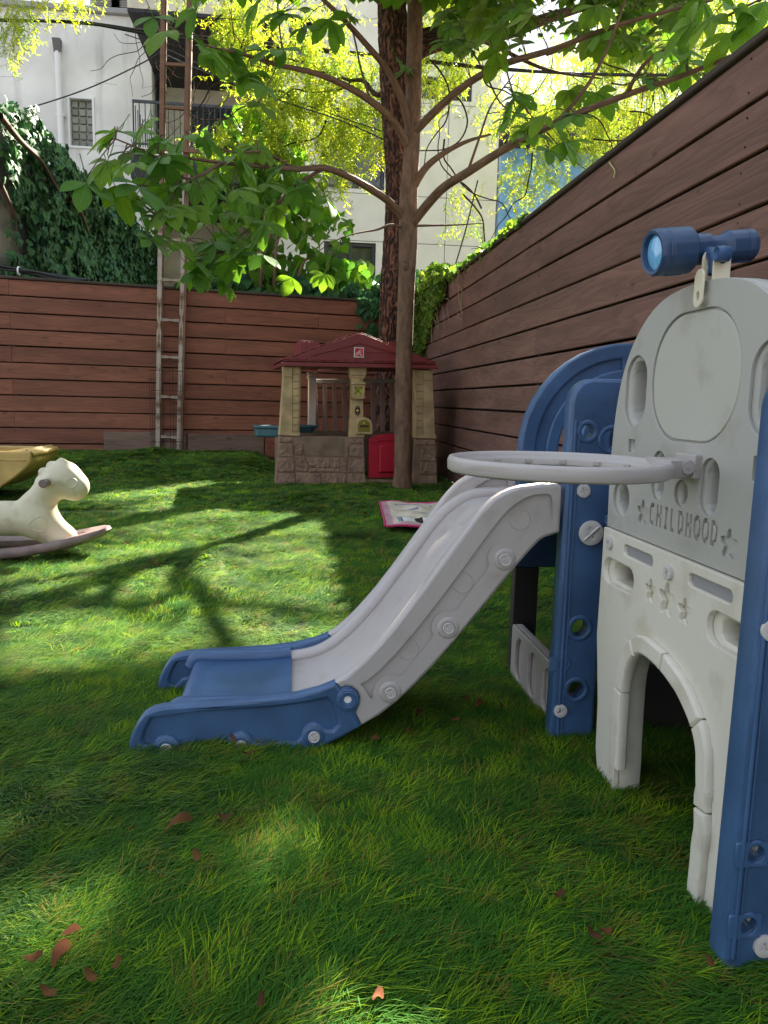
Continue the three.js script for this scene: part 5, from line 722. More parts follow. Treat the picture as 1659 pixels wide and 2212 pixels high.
// ---------------------------------------------------------------- broad leaved tree in front of the toy house
{
  const BK = std({ color: C(0.62, 0.60, 0.60), map: rep(SMBARK, 1, 1.2), bumpMap: rep(NOISE, 1, 2), bumpScale: 0.006, roughness: 0.85 });
  const base = onY(870, 1056), tree = thing('chestnut_tree', 'young smooth barked tree with large palmate leaves before the toy house door', 'tree', [base.x, -0.02, base.z]);
  const z0 = base.z, Tp = (px, py, z = z0) => onZ(px, py, z);
  const trunkPts = [V(base.x - 0.005, -0.08, z0), V(base.x - 0.005, 0.05, z0), Tp(871, 900), Tp(873, 760), Tp(877, 640), Tp(882, 520), Tp(882, 440), Tp(889, 330), Tp(893, 200), Tp(896, 60), Tp(898, -90), Tp(905, -260), Tp(900, -420)];
  const tr = (t) => t < 0.03 ? 0.092 : 0.079 - 0.02 * t + 0.012 * Math.exp(-((t - 0.42) ** 2) / 0.004);
  const trunk = wpart(tree, 'trunk', tube(trunkPts, tr, 18, 80), BK);
  // pruned knot on the trunk
  const kn = Tp(876, 572, z0 + 0.07); wpart(tree, 'pruned_knot', new THREE.SphereGeometry(0.03, 14, 10).scale(1, 1.7, 0.8).translate(kn.x, kn.y, kn.z), BK, null, trunk);
  const br = [
    [[[876, 478, 0], [845, 440, 0.1], [800, 408, 0.3], [750, 380, 0.55], [700, 363, 0.8], [640, 365, 1.0], [560, 358, 1.3], [480, 352, 1.6], [400, 340, 1.8], [340, 330, 1.9]], 0.036, 0.006],
    [[[885, 325, 0], [850, 262, 0.15], [800, 218, 0.3], [740, 182, 0.5], [680, 158, 0.7], [600, 140, 1.0], [520, 116, 1.3], [440, 98, 1.6]], 0.036, 0.006],
    [[[888, 300, 0], [868, 215, 0.1], [835, 150, 0.2], [790, 95, 0.35], [745, 45, 0.5], [690, -10, 0.6], [640, -70, 0.7]], 0.036, 0.012],
    [[[884, 492, 0], [915, 452, 0.15], [955, 408, 0.35], [1010, 372, 0.6], [1090, 322, 0.9], [1200, 266, 1.3], [1350, 206, 1.9], [1450, 172, 2.2], [1580, 122, 2.6]], 0.042, 0.012],
    [[[892, 290, 0], [930, 250, 0.2], [1000, 188, 0.5], [1080, 142, 0.8], [1200, 105, 1.2], [1300, 66, 1.5], [1420, 30, 1.8], [1540, 0, 2.1]], 0.036, 0.008],
    [[[876, 495, 0], [845, 486, 0.1], [815, 496, 0.2], [780, 502, 0.35], [740, 512, 0.5]], 0.014, 0.004], [[[886, 488, 0], [930, 487, 0.2], [985, 486, 0.4], [1045, 482, 0.6]], 0.012, 0.004],
    [[[888, 412, 0], [920, 362, 0.1], [960, 330, 0.2], [1010, 305, 0.3], [1060, 290, 0.4]], 0.038, 0.008],
    [[[700, 363, 0.8], [640, 400, 0.9], [585, 455, 1.0], [530, 500, 1.1], [480, 545, 1.2]], 0.014, 0.004], [[[640, 365, 1.0], [570, 330, 1.3], [500, 328, 1.6], [420, 300, 1.8]], 0.012, 0.004], [[[480, 352, 1.6], [400, 385, 1.9], [320, 330, 2.1], [250, 300, 2.2]], 0.012, 0.004],
    [[[800, 218, 0.3], [780, 150, 0.3], [765, 80, 0.3], [745, 10, 0.3]], 0.011, 0.005], [[[1200, 266, 1.3], [1250, 210, 1.5], [1290, 150, 1.6], [1330, 60, 1.7], [1360, -30, 1.8]], 0.016, 0.006], [[[1010, 372, 0.6], [1035, 300, 0.7], [1060, 230, 0.8], [1110, 160, 0.9]], 0.012, 0.004], [[[1350, 206, 1.9], [1400, 130, 2.2], [1470, 90, 2.4], [1560, 40, 2.6], [1660, -10, 2.9]], 0.014, 0.005],
  ];
  const samples = [];
  for (const [pts, r0, r1] of br) { const q = pts.map(([x, y, d]) => Tp(x, y, z0 + d)); wpart(tree, 'branch', tube(q, r0, 9, pts.length * 6, r1), BK, null, trunk); const c = new THREE.CatmullRomCurve3(q); for (let i = 3; i <= 40; i++) samples.push(c.getPointAt(i / 40)); }
  // limbs above the frame that carry the upper crown
  for (let i = 0; i < 9; i++) { const a = i * 0.75 + 0.3, s = trunkPts[10].clone().lerp(trunkPts[12], rnd()), q = [s, s.clone().add(V(Math.cos(a) * 0.9, 0.5, Math.sin(a) * 0.9)), s.clone().add(V(Math.cos(a) * 2.2 + 0.5, 0.9, Math.sin(a) * 2.0)), s.clone().add(V(Math.cos(a) * 3.2 + 0.9, 1.2, Math.sin(a) * 2.8))]; wpart(tree, 'branch', tube(q, 0.045, 8, 18, 0.01), BK, null, trunk); }
  const LM = [leafMat(0.17, 0.38, 0.022, 0.6, { map: VEIN, bumpMap: VEINB, bumpScale: 0.0015 }), leafMat(0.12, 0.30, 0.028, 0.56, { map: VEIN, bumpMap: VEINB, bumpScale: 0.0015 }), leafMat(0.22, 0.41, 0.02, 0.62, { map: VEIN, bumpMap: VEINB, bumpScale: 0.0015 })];
  // palmate leaves: five to seven leaflets round the end of a stalk
  const palm = (n, L) => { const out = []; for (let i = 0; i < n; i++) { const a = (i - (n - 1) / 2) * (n > 5 ? 0.62 : 0.78) + rr(-0.12, 0.12), mid = 1 - 0.32 * Math.abs(i - (n - 1) / 2) / ((n - 1) / 2); out.push(blade(L * mid * rr(0.9, 1.1), L * 0.46 * mid, rr(0.15, 0.75), 0.22).rotateZ(rr(-0.35, 0.1)).rotateY(a + rr(-0.1, 0.1)).rotateX(rr(-0.25, 0.25))); } out.push(stick([V(0, 0, 0), V(-0.07, 0.03, 0), V(-0.15, 0.075, 0.01)], 0.0026)); return merge(out); };
  const LG = [palm(5, 0.235), palm(5, 0.205), palm(6, 0.22), palm(5, 0.24), palm(4, 0.22), palm(3, 0.23)];
  const spots = [[250, 290], [285, 322], [190, 388, 1.15], [238, 412, 1.15], [292, 402, 1.1], [345, 352], [312, 272], [398, 300], [388, 385, 1.1], [432, 402], [372, 440, 1.1], [330, 505], [420, 495], [455, 380], [490, 330], [470, 430], [505, 410], [520, 352], [560, 400], [540, 470], [600, 440], [580, 500], [620, 530], [650, 470], [660, 560], [690, 420], [700, 480], [720, 530], [738, 556], [540, 592], [455, 560], [390, 520], [425, 588], [500, 520], [560, 540], [610, 575], [480, 470], [640, 402], [668, 392], [725, 440], [560, 322], [430, 300], [600, 352], [410, 335], [355, 300], [270, 345], [300, 440], [350, 405], [545, 430], [515, 455], [570, 470], [630, 500], [680, 520], [450, 520], [520, 560], [590, 600], [640, 590], [700, 560], [335, 330], [225, 350], [400, 450], [440, 450], [470, 590], [500, 570], [560, 600], [440, 540], [480, 610], [620, 610], [670, 600], [700, 590], [420, 560], [530, 530], [590, 550], [650, 540], [395, 470], [360, 470], [760, 520], [735, 490], [780, 545],
    [340, 30, 1.2], [410, 30, 1.2], [365, 60, 1.1], [440, 108], [470, 112], [500, 122], [530, 102], [560, 172], [572, 232], [640, 12, 1.1], [560, 8, 1.1], [610, 30], [600, 95], [650, 60], [700, 55], [535, 150], [745, 40],
    [842, 382], [872, 402], [905, 262], [930, 288], [960, 250], [1000, 312], [940, 342], [1040, 382], [1075, 352], [985, 256], [1012, 300], [860, 130], [880, 160], [1100, 200], [1140, 212], [1190, 80], [1240, 110], [1300, 60], [1340, 22], [1400, 112, 1.1], [1422, 80, 1.1], [1340, 130], [1182, 250], [1230, 182], [1280, 200], [1370, 160], [1462, 100, 1.1], [1500, 62, 1.1], [1550, 40, 1.1], [1592, 22, 1.15], [1622, 62, 1.1], [1130, 300], [1110, 152], [1060, 122], [1000, 62], [1020, 100], [1160, 32], [1222, 30], [1280, 8], [1462, 20], [1090, 60], [1130, 100], [1205, 130], [1260, 150], [1310, 100], [1380, 60], [1430, 40], [1520, 10], [1590, 70], [1640, 10], [1150, 270], [1090, 260], [1220, 300], [1190, 330], [1160, 350], [1240, 260], [1480, 140], [1410, 170], [975, 90], [1040, 40], [1110, 20]];
  const mats = [], twigs = [];
  for (const [px, py, k = 1] of spots) {
    let best = null, bd = 1e9; for (const s of samples) { const [x, y] = toPx(s), d = Math.hypot(x - px, y - py); if (d < bd) { bd = d; best = s; } }
    const n = k > 1.05 || rnd() < 0.55 ? 1 : 2;
    for (let i = 0; i < n; i++) {
      const p = Tp(px + rr(-14, 14), py + rr(-14, 14), best.z + rr(-0.25, 0.3)); if (litAt(p, 0.16) && (p.z + 1.35 * p.y > -2.2 || rnd() < 0.96)) continue; const yaw = rnd() < 0.65 ? rr(-0.6, 0.6) - Math.PI / 2 + rr(-1.2, 1.2) : rr(0, 6.28);
      mats.push(M4(p, qE(rr(-0.35, 0.35), yaw, rr(-0.75, -0.1)), rr(0.8, 1.1) * k));
      const m = best.clone().lerp(p, 0.5).add(V(0, rr(0.0, 0.06), 0)); twigs.push(tube([best, m, p.clone().add(V(0, 0.03, 0))], 0.0042, 5, 6, 0.0025));
    }
  }
  const tw = wpart(tree, 'twigs', merge(twigs), BK, null, trunk); tw.userData.kind = 'stuff';
  // upper crown, mostly above the picture: shades the near lawn
  let made = 0;
  for (let i = 0; i < 130000 && made < 9500; i++) {
    const S = i % 5 ? V(rr(-2.4, 0.6), 0, rr(-2.9, 0.4)) : V(rr(-4.5, 1.2), 0, rr(-3.2, 2.5)), y = rr(3.9, 7.0), P = S.clone().addScaledVector(SUN, y).add(V(rr(-0.02, 0.02), 0, rr(-0.02, 0.02))), d = V((P.x - 2.3) / 4.8, (P.y - 5.5) / 1.9, (P.z + 7.4) / 5).length(); if (d > 1) continue;
    const [px, py, dd] = toPx(P); if (dd > 0 && py > -35 && px > -60 && px < 1720 && !(px > 960 && py < 110 && rnd() < 0.13)) continue;
    if (litAt(P, 0.045)) continue; const ks = litAt(P, 0.13) ? 0.2 : litAt(P, 0.3) ? 0.36 : 1;
    mats.push(M4(P, qE(rr(-0.4, 0.4), rr(0, 6.28), rr(-0.5, 0.1)), ks * rr(0.9, 1.2))); made++;
  }
  for (let i = 0, n = 0; i < 60000 && n < 2200; i++) {        // small unseen leaves added to block the sun between the sunlit gaps
    const S = V(rr(-0.9, 0.2), 0, rr(-1.8, -0.75)), P = S.addScaledVector(SUN, rr(4.4, 6.9)), [px, py] = toPx(P); if (py > -30 || V((P.x - 2.3) / 4.8, (P.y - 5.5) / 1.9, (P.z + 7.4) / 5).length() > 1 || litAt(P, 0.05) || !litAt(P, 0.34)) continue;
    mats.push(M4(P, qE(rr(-0.5, 0.5), rr(0, 6.28), rr(-0.5, 0.2)), rr(0.22, 0.4))); n++;
  }
  foliage(tree, 'leaf', LG, LM, mats, 300);
}
// ---------------------------------------------------------------- curly willow by the corner
{
  const BK = std({ color: C(0.52, 0.46, 0.44), map: rep(BARK, 1, 0.9), bumpMap: rep(BARKB, 1, 0.9), bumpScale: 0.022, roughness: 0.95 });
  const z = -9.3, b = onZ(838, 800, z), w = thing('willow_tree', 'big rough barked curly willow standing in the corner behind the toy house', 'tree', [b.x, 0, z]), T = (px, py, zz = z) => onZ(px, py, zz);
  const tp = [V(b.x - 0.01, -0.05, z), V(b.x - 0.01, 0.4, z), T(838, 800), T(846, 700), T(852, 620), T(858, 500), T(860, 380), T(857, 250), T(852, 120), T(846, 0), T(840, -140), T(830, -300)];
  const trunk = wpart(w, 'trunk', (() => { const g = tube(tp, (t) => 0.155 + 0.012 * Math.sin(t * 23) + (t < 0.06 ? 0.05 * (1 - t / 0.06) : 0) + 0.03 * Math.exp(-((t - 0.72) ** 2) / 0.006), 40, 160), p = g.attributes.position, n = g.attributes.normal, uv = g.attributes.uv; for (let i = 0; i < p.count; i++) { const d = 0.016 * (BARKH(uv.getX(i) % 1, (uv.getY(i) * 0.9) % 1) - 0.5); p.setXYZ(i, p.getX(i) + n.getX(i) * d, p.getY(i) + n.getY(i) * d, p.getZ(i) + n.getZ(i) * d); } g.computeVertexNormals(); return g; })(), BK);
  const limb = (pts, r0, r1) => wpart(w, 'limb', tube(pts.map(([x, y, d = 0]) => T(x, y, z + d)), r0, 12, pts.length * 8, r1), BK, null, trunk);
  limb([[862, 150, 0], [905, 105, 0.05], [950, 88, 0.1], [1010, 78, -0.2], [1090, 70, -0.8], [1180, 40, -1.6], [1300, 0, -2.4], [1450, -60, -3]], 0.115, 0.03);
  limb([[850, 20, 0], [800, -30, -0.5], [700, -90, -1], [560, -140, -1.5], [380, -160, -2]], 0.1, 0.03); limb([[905, 70, -0.2], [980, 60, -0.6], [1060, 95, -1.2], [1180, 150, -2], [1300, 170, -3]], 0.04, 0.012);
  limb([[848, 190, -0.05], [815, 205, -0.4], [785, 175, -0.8], [750, 172, -1.2], [705, 155, -1.5], [660, 170, -1.7]], 0.035, 0.012);
  const zig = (px, py, d, n, st, ang) => { const pts = [T(px, py, z + d)]; let a = ang; for (let i = 0; i < n; i++) { a += rr(-0.75, 0.75); const p = pts[pts.length - 1]; pts.push(p.clone().add(V(Math.cos(a) * st, Math.sin(a) * st, rr(-0.5, 0.5) * st))); } return pts; };
  const curls = []; for (const [px, py, d, a] of [[1090, 90, -1, -0.6], [1180, 120, -1.6, -0.3], [1000, 85, -0.6, -1], [1250, 90, -2, -0.8], [1320, 180, -2.4, 0.2], [1120, 200, -1.4, -1], [760, 175, -1.2, -2.2], [700, 160, -1.4, 2.8], [705, 260, -1, -2], [640, 230, -1.2, 2.5], [1400, 120, -3, -0.4], [1480, 200, -3, -0.2], [1050, 160, -1, -1.6], [980, 200, -0.8, -1.2], [1220, 230, -2, -0.9], [1000, 420, -1, -1.3], [1040, 450, -1.2, 2.2], [960, 300, -1, -1.4], [1360, 240, -2.5, -0.6], [1560, 120, -3, -0.4], [560, 200, -1.5, -2.6], [600, 20, -1.8, -1.9], [480, 30, -2, -2], [540, 60, -2, -1.4], [1280, 300, -2.5, -0.7], [1150, 330, -2, -1.2], [930, 130, -0.6, -1.5]]) curls.push(tube(zig(px, py, d, 9, 0.2, a), 0.013, 5, 30, 0.004));
  for (let i = 0; i < 90; i++) { const q = zig(rr(900, 1640), rr(0, 300), rr(-4, -1.6), 8, rr(0.1, 0.2), rr(0, 6.28)); if (!litAt(q[0], 0.4)) curls.push(tube(q, 0.007, 4, 18, 0.003)); }
  for (let i = 0; i < 20; i++) curls.push(tube(zig(rr(300, 560), rr(0, 140), rr(-2.5, -1), 8, 0.13, -1.57), 0.006, 4, 18, 0.003));
  const cm = wpart(w, 'curly_twigs', merge(curls), BK, null, trunk); cm.userData.kind = 'stuff';
  const wl = (L) => { const n = 4, P = [], I = [], c = rr(-1.4, 1.4); let x = 0, y = 0, a = rr(-0.3, 0.3); for (let i = 0; i <= n; i++) { const t = i / n, ww = 0.0062 * Math.sin(Math.PI * (0.12 + 0.86 * t)); P.push(x, y, -ww, x, y + ww * 0.5, ww); a += c / n; x += L / n * Math.cos(a); y += L / n * Math.sin(a); } for (let i = 0; i < n; i++) { const o = i * 2; I.push(o, o + 1, o + 2, o + 1, o + 3, o + 2); } const g = new THREE.BufferGeometry(); g.setAttribute('position', new THREE.Float32BufferAttribute(P, 3)); g.setIndex(I); g.computeVertexNormals(); return g; };
  const sprig = (n, len) => { const out = [], pts = []; let p = V(0, 0, 0), dir = V(rr(-0.6, 0.6), -0.8, rr(-0.6, 0.6)).normalize(); for (let i = 0; i <= 6; i++) { pts.push(p.clone()); dir.add(V(rr(-0.7, 0.7), rr(-0.5, 0.25), rr(-0.7, 0.7))).normalize(); p = p.clone().addScaledVector(dir, len / 6); } const c = new THREE.CatmullRomCurve3(pts); out.push(tube(pts, 0.0022, 3, 8)); for (let i = 0; i < n; i++) { const q = c.getPointAt((i + 0.5) / n), g = wl(rr(0.05, 0.085)).applyQuaternion(qE(rr(-1, 1), rr(0, 6.28), rr(-1.3, 0.2))); out.push(g.translate(q.x, q.y, q.z)); } return merge(out); };
  const SG = [sprig(18, 0.4), sprig(20, 0.34), sprig(16, 0.48), sprig(22, 0.38)], SM = [leafMat(0.46, 0.52, 0.03, 0.62), leafMat(0.38, 0.48, 0.03, 0.6), leafMat(0.5, 0.55, 0.025, 0.62), leafMat(0.3, 0.42, 0.04, 0.58)];
  const zones = [[1300, 130, 420, 190, 2600, -8.5, -5.6], [1330, 120, 400, 190, 2500, -4.2, -2.6], [1060, 150, 190, 160, 700, -3.6, -2.0], [700, 225, 150, 125, 800, -1.9, -0.9], [590, 250, 80, 85, 180, -1.8, -0.9], [475, 318, 55, 45, 70, -1.8, -0.9], [510, 85, 50, 105, 260, -2.6, -1.8], [40, 60, 42, 95, 70, -2.8, -2.2], [150, 12, 100, 16, 34, -2.8, -2.2], [650, 60, 110, 70, 130, -3, -2], [780, 340, 100, 85, 220, -2.4, -1], [760, 430, 100, 60, 90, -2.4, -1], [1150, 390, 75, 55, 110, -4, -2], [1010, 460, 60, 60, 40, -3, -1.6], [960, 60, 60, 120, 200, -3.5, -0.8], [1450, 60, 260, 100, 500, -4.5, -2.8], [1250, 310, 90, 70, 180, -4, -2.6]];
  const by = SG.map(() => []), cols = SG.map(() => []), inv = w.matrixWorld.clone().invert();
  for (const [cx, cy, rx, ry, n, d0, d1] of zones) for (let i = 0; i < n; i++) { const a = rr(0, 6.283), r = Math.pow(rnd(), 0.6), px = cx + rx * r * Math.cos(a), py = cy + ry * r * Math.sin(a); if (N2(px / 55, py / 40) < -0.42) continue; const P = T(px, py, z + rr(d0, d1)); if (litAt(P, 0.28) && rnd() < 0.97) continue; const k = Math.floor(rnd() * 4), v = rr(0.8, 1.25); by[k].push(inv.clone().multiply(M4(P.add(V(0, 0.15, 0)), qE(rr(-0.3, 0.3), rr(0, 6.28), rr(-0.3, 0.3)), rr(0.8, 1.25)))); cols[k].push(C(v * rr(0.85, 1.15), v, v)); }
  // crown above and beyond the frame
  for (let i = 0; i < 500; i++) { const P = V(rr(-3, 3), rr(5.2, 7.5), rr(-12, -9.5)), [px, py, dd] = toPx(P); if (py > -20 && px > -20 && px < 1700) continue; if (litAt(P, 0.35)) continue; const k = Math.floor(rnd() * 4); by[k].push(inv.clone().multiply(M4(P, qE(0, rr(0, 6.28), 0), 1.1))); cols[k].push(C(1, 1, 1)); }
  SG.forEach((g, k) => stuffPart(w, 'foliage', g, SM[k], by[k], cols[k]));
}
// ---------------------------------------------------------------- ivy wall, shrubs and vines beyond the fences
const lobed = (R, lobes, depth) => { const pts = []; for (const [a, r] of lobes) pts.push([Math.cos(a) * r * R, Math.sin(a) * r * R]); const s = shapeOf(pts), g = new THREE.ShapeGeometry(s), p = g.attributes.position; for (let i = 0; i < p.count; i++) { const x = p.getX(i), y = p.getY(i); p.setZ(i, -depth * (x * x + y * y) / R + 0.25 * Math.abs(x)); } g.computeVertexNormals(); return g; };
const D2 = Math.PI / 180;
const ivyLeaf = (R) => lobed(R, [[-90 * D2, 1], [-68 * D2, 0.72], [-45 * D2, 0.62], [-22 * D2, 0.92], [-5 * D2, 0.6], [25 * D2, 0.62], [50 * D2, 0.55], [75 * D2, 0.3], [90 * D2, 0.12], [105 * D2, 0.3], [130 * D2, 0.55], [155 * D2, 0.62], [185 * D2, 0.6], [202 * D2, 0.92], [225 * D2, 0.62], [248 * D2, 0.72]], 0.35);
const roundLeaf = (R, e = 1) => lobed(R, Array.from({ length: 14 }, (_, i) => { const a = -90 * D2 + i / 14 * 2 * Math.PI; return [a, i === 0 ? 1.25 : i === 7 ? 0.62 : 0.8 + 0.08 * (i % 2) * e]; }), 0.3);
{
  const X = -3.6, wall = thing('old_boundary_wall', 'old grey wall of weathered boards mostly hidden under ivy', 'wall', [X, -0.1, -15.4]);
  for (let i = 0; i < 22; i++) wpart(wall, 'board', (() => { const g = board(4.1 + rr(-0.06, 0.06), 0.47, 0.12, 0.012).rotateZ(Math.PI / 2).rotateY(Math.PI / 2); return g.translate(X - 0.06 + rr(-0.01, 0.01), 1.95, -10.15 - i * 0.478); })(), woodMat(0.42, 0.40, 0.37, 0.95));
  const ivy = thing('ivy', 'dense dark green ivy hanging over the old boundary wall', 'ivy', [X + 0.1, 0, -15.4]);
  const G = [ivyLeaf(0.085), ivyLeaf(0.1), ivyLeaf(0.07)], M = [leafMat(0.055, 0.16, 0.065, 0.25, { clearcoat: 0.35, clearcoatRoughness: 0.5 }), leafMat(0.075, 0.19, 0.06, 0.3, { clearcoat: 0.3, clearcoatRoughness: 0.5 }), leafMat(0.045, 0.135, 0.075, 0.2, { clearcoat: 0.4, clearcoatRoughness: 0.5 })];
  const list = [], bare = [[-80, 400], [40, 445], [62, 500], [66, 562], [30, 545], [-80, 500]];
  for (let i = 0; i < 15000; i++) {
    const z = -9.9 - 10.2 * Math.pow(rnd(), 0.8), top = 4.22 + 0.25 * N2(z * 0.6, 3) + 0.12 * N2(z * 2.5, 9), y = rr(1.5, top + 0.08), bulge = 0.06 + 0.16 * Math.max(0, N2(z * 0.8, y * 0.8) + 0.3) + (y > top - 0.35 ? 0.12 : 0), P = V(X + bulge + rr(0, 0.07), y, z), [px, py] = toPx(P); if (inPoly(px, py, bare) && rnd() < 0.93) continue;
    list.push(M4(P, qE(rr(-0.75, 0.1), Math.PI / 2 + rr(-0.6, 0.6), rr(-0.5, 0.5)), rr(0.7, 1.25)));
  }
  for (let i = 0; i < 1600; i++) { const z = rr(-20, -10), top = 4.25 + 0.25 * N2(z * 0.6, 3) + 0.12 * N2(z * 2.5, 9); list.push(M4(V(X + rr(-0.5, 0.15), top + rr(-0.05, 0.1), z), qE(rr(-1.4, -0.5), rr(0, 6.28), rr(-0.4, 0.4)), rr(0.7, 1.1))); }
  foliage(ivy, 'leaf', G, M, list, 300);
  const ST = std({ color: C(0.12, 0.075, 0.055), roughness: 0.9 }); for (const pts of [[[0, 250], [40, 300], [90, 350], [125, 410]], [[150, 430], [175, 460], [192, 505]], [[0, 400], [20, 440], [35, 470]]]) wpart(ivy, 'stem', tube(pts.map(([x, y]) => onX(x, y, X + 0.3)), 0.04, 8, 20, 0.02), ST);
}
{ // bright broad leaved sapling between the end fence and the balcony building
  const c = onZ(560, 600, -10.6), t = thing('mulberry_sapling', 'bright green broad leaved sapling rising behind the end fence', 'tree', [c.x, -0.1, -10.6]); const G = [roundLeaf(0.1), roundLeaf(0.085), roundLeaf(0.115, 2)], M = [leafMat(0.14, 0.32, 0.02, 0.5), leafMat(0.10, 0.26, 0.025, 0.48), leafMat(0.17, 0.34, 0.02, 0.5)];
  const ST = std({ color: C(0.2, 0.11, 0.07), roughness: 0.9 }), list = [];
  for (const pts of [[[560, 650], [565, 560], [550, 470], [545, 380], [530, 300], [500, 240]], [[500, 650], [500, 560], [480, 480], [500, 400]], [[590, 650], [600, 520], [640, 440], [690, 400]], [[560, 560], [600, 470], [620, 380], [600, 300]], [[640, 660], [650, 580], [700, 520]]]) wpart(t, 'stem', tube(pts.map(([x, y], i) => onZ(x, y, -10.6 + 0.15 * i * (i % 2 ? 1 : -1))), 0.022, 7, 24, 0.006), ST);
  for (const [cx, cy, rx, ry, n] of [[545, 300, 75, 70, 110], [600, 350, 60, 50, 70], [520, 400, 90, 60, 90], [600, 480, 120, 70, 130], [520, 560, 90, 60, 120], [660, 590, 110, 45, 150], [560, 620, 130, 35, 140], [740, 600, 80, 40, 120], [700, 500, 60, 60, 50], [450, 330, 40, 50, 30], [640, 420, 60, 60, 50]]) for (let i = 0; i < n; i++) { const a = rr(0, 6.283), r = Math.sqrt(rnd()), P = onZ(cx + rx * r * Math.cos(a), cy + ry * r * Math.sin(a), rr(-11.8, -10.45)); list.push(M4(P, qE(rr(-1.1, 0.4), rr(-1.6, 1.6), rr(-0.7, 0.7)), rr(0.65, 1.15))); }
  foliage(t, 'leaf', G, M, list, 300);
}
{ // dark creeper along the top of the end fence and a pale one spilling over the corner
  const c = onZ(640, 630, -10.4), v = thing('fence_creeper', 'dark green creeper crowding the back of the end fence', 'creeper', [c.x, 1.9, c.z]), G = [ivyLeaf(0.085), roundLeaf(0.07), ivyLeaf(0.07)], M = [leafMat(0.04, 0.13, 0.04, 0.35), leafMat(0.05, 0.15, 0.05, 0.35), leafMat(0.03, 0.10, 0.05, 0.3)], list = [];
  for (let i = 0; i < 1500; i++) { const px = rr(330, 900), h = 18 + 42 * Math.max(0, 0.5 + N2(px / 90, 2)), P = onZ(px, 648 + (px - 600) * 0.04 - h * rnd(), 0), z = bfZ(0) - 0.3 - rr(0, 0.6); const Q = onZ(px, 655 - h * rr(-0.4, 1.1), z - 0.05); list.push(M4(Q, qE(rr(-1, 0.3), rr(-1, 1), rr(-0.6, 0.6)), rr(0.7, 1.2))); }
  for (let i = 0; i < 90; i++) { const P = onZ(rr(770, 830), rr(640, 740), 0); const Q = onZ(rr(775, 840), 650 + 90 * rnd() * rnd(), bfZ(1) + 0.07); list.push(M4(Q, qE(rr(-0.7, 0.2), rr(-0.7, 0.7), rr(-0.5, 0.5)), rr(0.6, 1))); }
  foliage(v, 'leaf', G, M, list, 300); wpart(v, 'stem', tube([[330, 640], [500, 640], [650, 645], [800, 652], [900, 660]].map(([x, y]) => onZ(x, y, -10.5)), 0.015, 6), std({ color: C(0.15, 0.09, 0.06), roughness: 0.9 }));
  const q = onX(930, 640, XF), p = thing('corner_vine', 'pale yellow green vine spilling over the side fence at the corner', 'vine', [q.x, 2, q.z]), G2 = [ivyLeaf(0.045), roundLeaf(0.04), ivyLeaf(0.055)], M2 = [leafMat(0.24, 0.36, 0.03, 0.5), leafMat(0.17, 0.30, 0.03, 0.5), leafMat(0.12, 0.25, 0.03, 0.45)], l2 = [];
  for (let i = 0; i < 1500; i++) { const z = rr(-10.1, -8.0), u = rnd(), hang = (0.25 + 0.5 * sst(-8.2, -9.6, z)) * Math.pow(rnd(), 1.6), P = V(XF - 0.02 - 0.14 * Math.exp(-hang * 4) * rnd() - 0.02, 2.1 - hang, z); l2.push(M4(P, qE(rr(-1.2, 0.3), rr(-2.2, 0.6), rr(-0.6, 0.6)), rr(0.6, 1.2))); }
  for (let i = 0; i < 2200; i++) { const z = -10 + 4.6 * Math.pow(rnd(), 1.3), P = V(XF + rr(-0.02, 0.35), 2.03 + rr(0, 0.07 + 0.3 * sst(-7.4, -9.4, z)), z); l2.push(M4(P, qE(rr(-1.4, 0.4), rr(0, 6.28), rr(-0.6, 0.6)), rr(0.6, 1.3))); }
  foliage(p, 'leaf', G2, M2, l2, 300);
  const ST = std({ color: C(0.26, 0.22, 0.12), roughness: 0.9 }); for (let k = 0; k < 16; k++) { const z = rr(-9.9, -7.3); const pts = [V(XF + 0.1, 2.08, z)]; let yy = 2.06; for (let i = 0; i < 6; i++) { pts.push(V(XF - 0.025 - 0.02 * rnd(), yy, z + rr(-0.12, 0.12) + 0.05 * i)); yy -= rr(0.05, 0.15); } wpart(p, 'runner', tube(pts, 0.004, 5, 24), ST); }
  wpart(p, 'runner', tube([[1316, 350], [1321, 358], [1328, 370], [1326, 384]].map(([x, y]) => onX(x, y, XF - 0.012)), 0.0035, 6, 20), std({ color: C(0.5, 0.5, 0.2), roughness: 0.8 }));
}
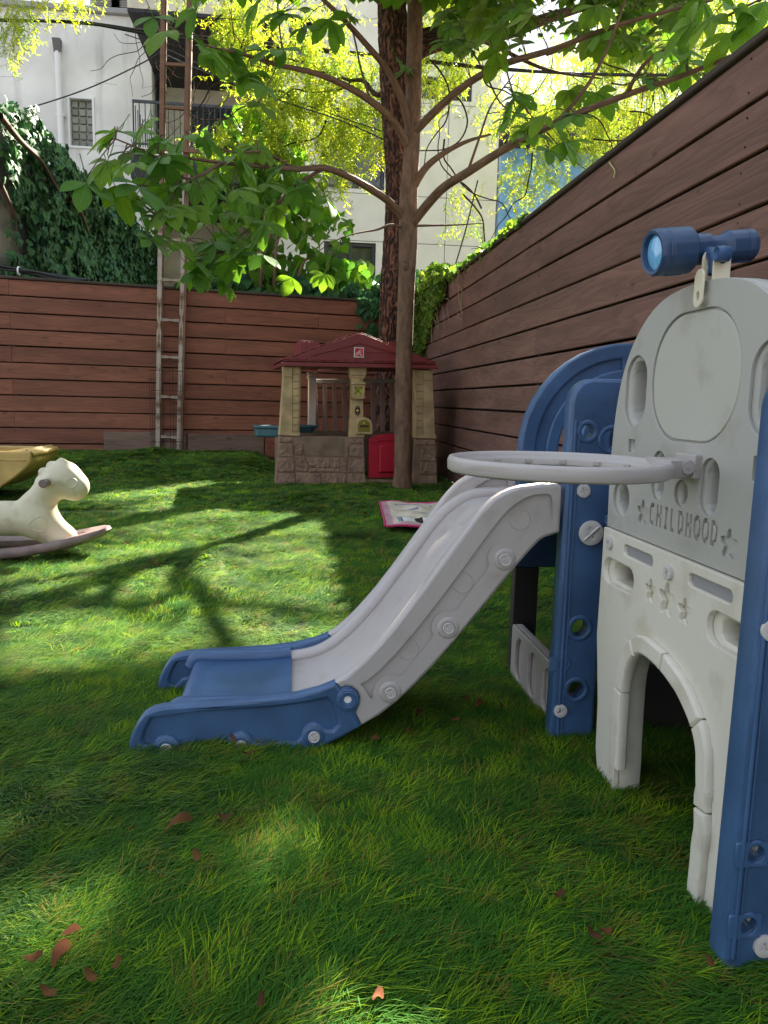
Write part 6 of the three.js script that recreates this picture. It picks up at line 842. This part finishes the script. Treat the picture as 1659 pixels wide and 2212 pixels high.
// ---------------------------------------------------------------- fallen leaves
{
  const cols = [[0.10, 0.045, 0.018], [0.13, 0.06, 0.022], [0.08, 0.038, 0.016], [0.135, 0.05, 0.022]].map(([r, g, b]) => phy({ color: C(r, g, b), roughness: 0.95, specularIntensity: 0.2, map: VEIN, side: THREE.DoubleSide }));
  const curl = (L, W) => { const g = blade(L, W, 0.35, 0.3, 8, 1.0), p = g.attributes.position; for (let i = 0; i < p.count; i++) p.setY(i, p.getY(i) + 0.004 * Math.sin(p.getX(i) / L * 5 + L * 90) + 0.12 * L * Math.sin(p.getZ(i) / L * 9 + p.getX(i) / L * 3) + 0.003); g.computeVertexNormals(); return g; };
  const where = ['on the turf before the slide foot', 'in the shade under the slide', 'beside the arched tunnel panel', 'on the open turf away from the toys'];
  const spots = [[415, 1760, 1.5, 0], [495, 1763, 0.7, 0], [430, 1858, 0.8, 0], [147, 2022, 1.25, 3], [112, 2026, 1.1, 3], [92, 2057, 0.8, 3], [187, 2087, 0.8, 3], [87, 2122, 0.8, 3], [262, 2068, 0.5, 3], [825, 2142, 0.8, 3], [567, 2155, 0.5, 3], [1013, 1502, 0.9, 1], [1040, 1507, 1.1, 1], [1130, 1587, 0.5, 1], [790, 1598, 1.1, 1], [1085, 1520, 0.7, 1], [967, 1545, 0.8, 1], [905, 1525, 0.9, 1], [885, 1580, 0.6, 1], [1220, 1925, 0.7, 2], [1266, 1995, 0.7, 2], [1290, 2003, 0.6, 2], [1325, 1643, 1.0, 2], [1530, 2062, 0.6, 2], [500, 1595, 0.6, 0], [265, 1172, 0.9, 3], [523, 1628, 0.7, 0]];
  for (const [px, py, s, w] of spots) { const p = onY(px, py, 0.035), L = 0.04 * s, m = dress(new THREE.Mesh(curl(L, L * 0.36), pick(cols))); m.name = numbered('fallen_leaf'); m.position.set(p.x, Math.max(0.03, lawnH(p.x, p.z) + 0.028), p.z); m.rotation.set(rr(-0.25, 0.25), rr(0, 6.28), rr(-0.05, 0.12)); scene.add(m); tag(m, 'small curled brown dead leaf lying ' + where[w], 'leaf', 'dead leaves ' + where[w]); }
}
renderer.render(scene, camera);
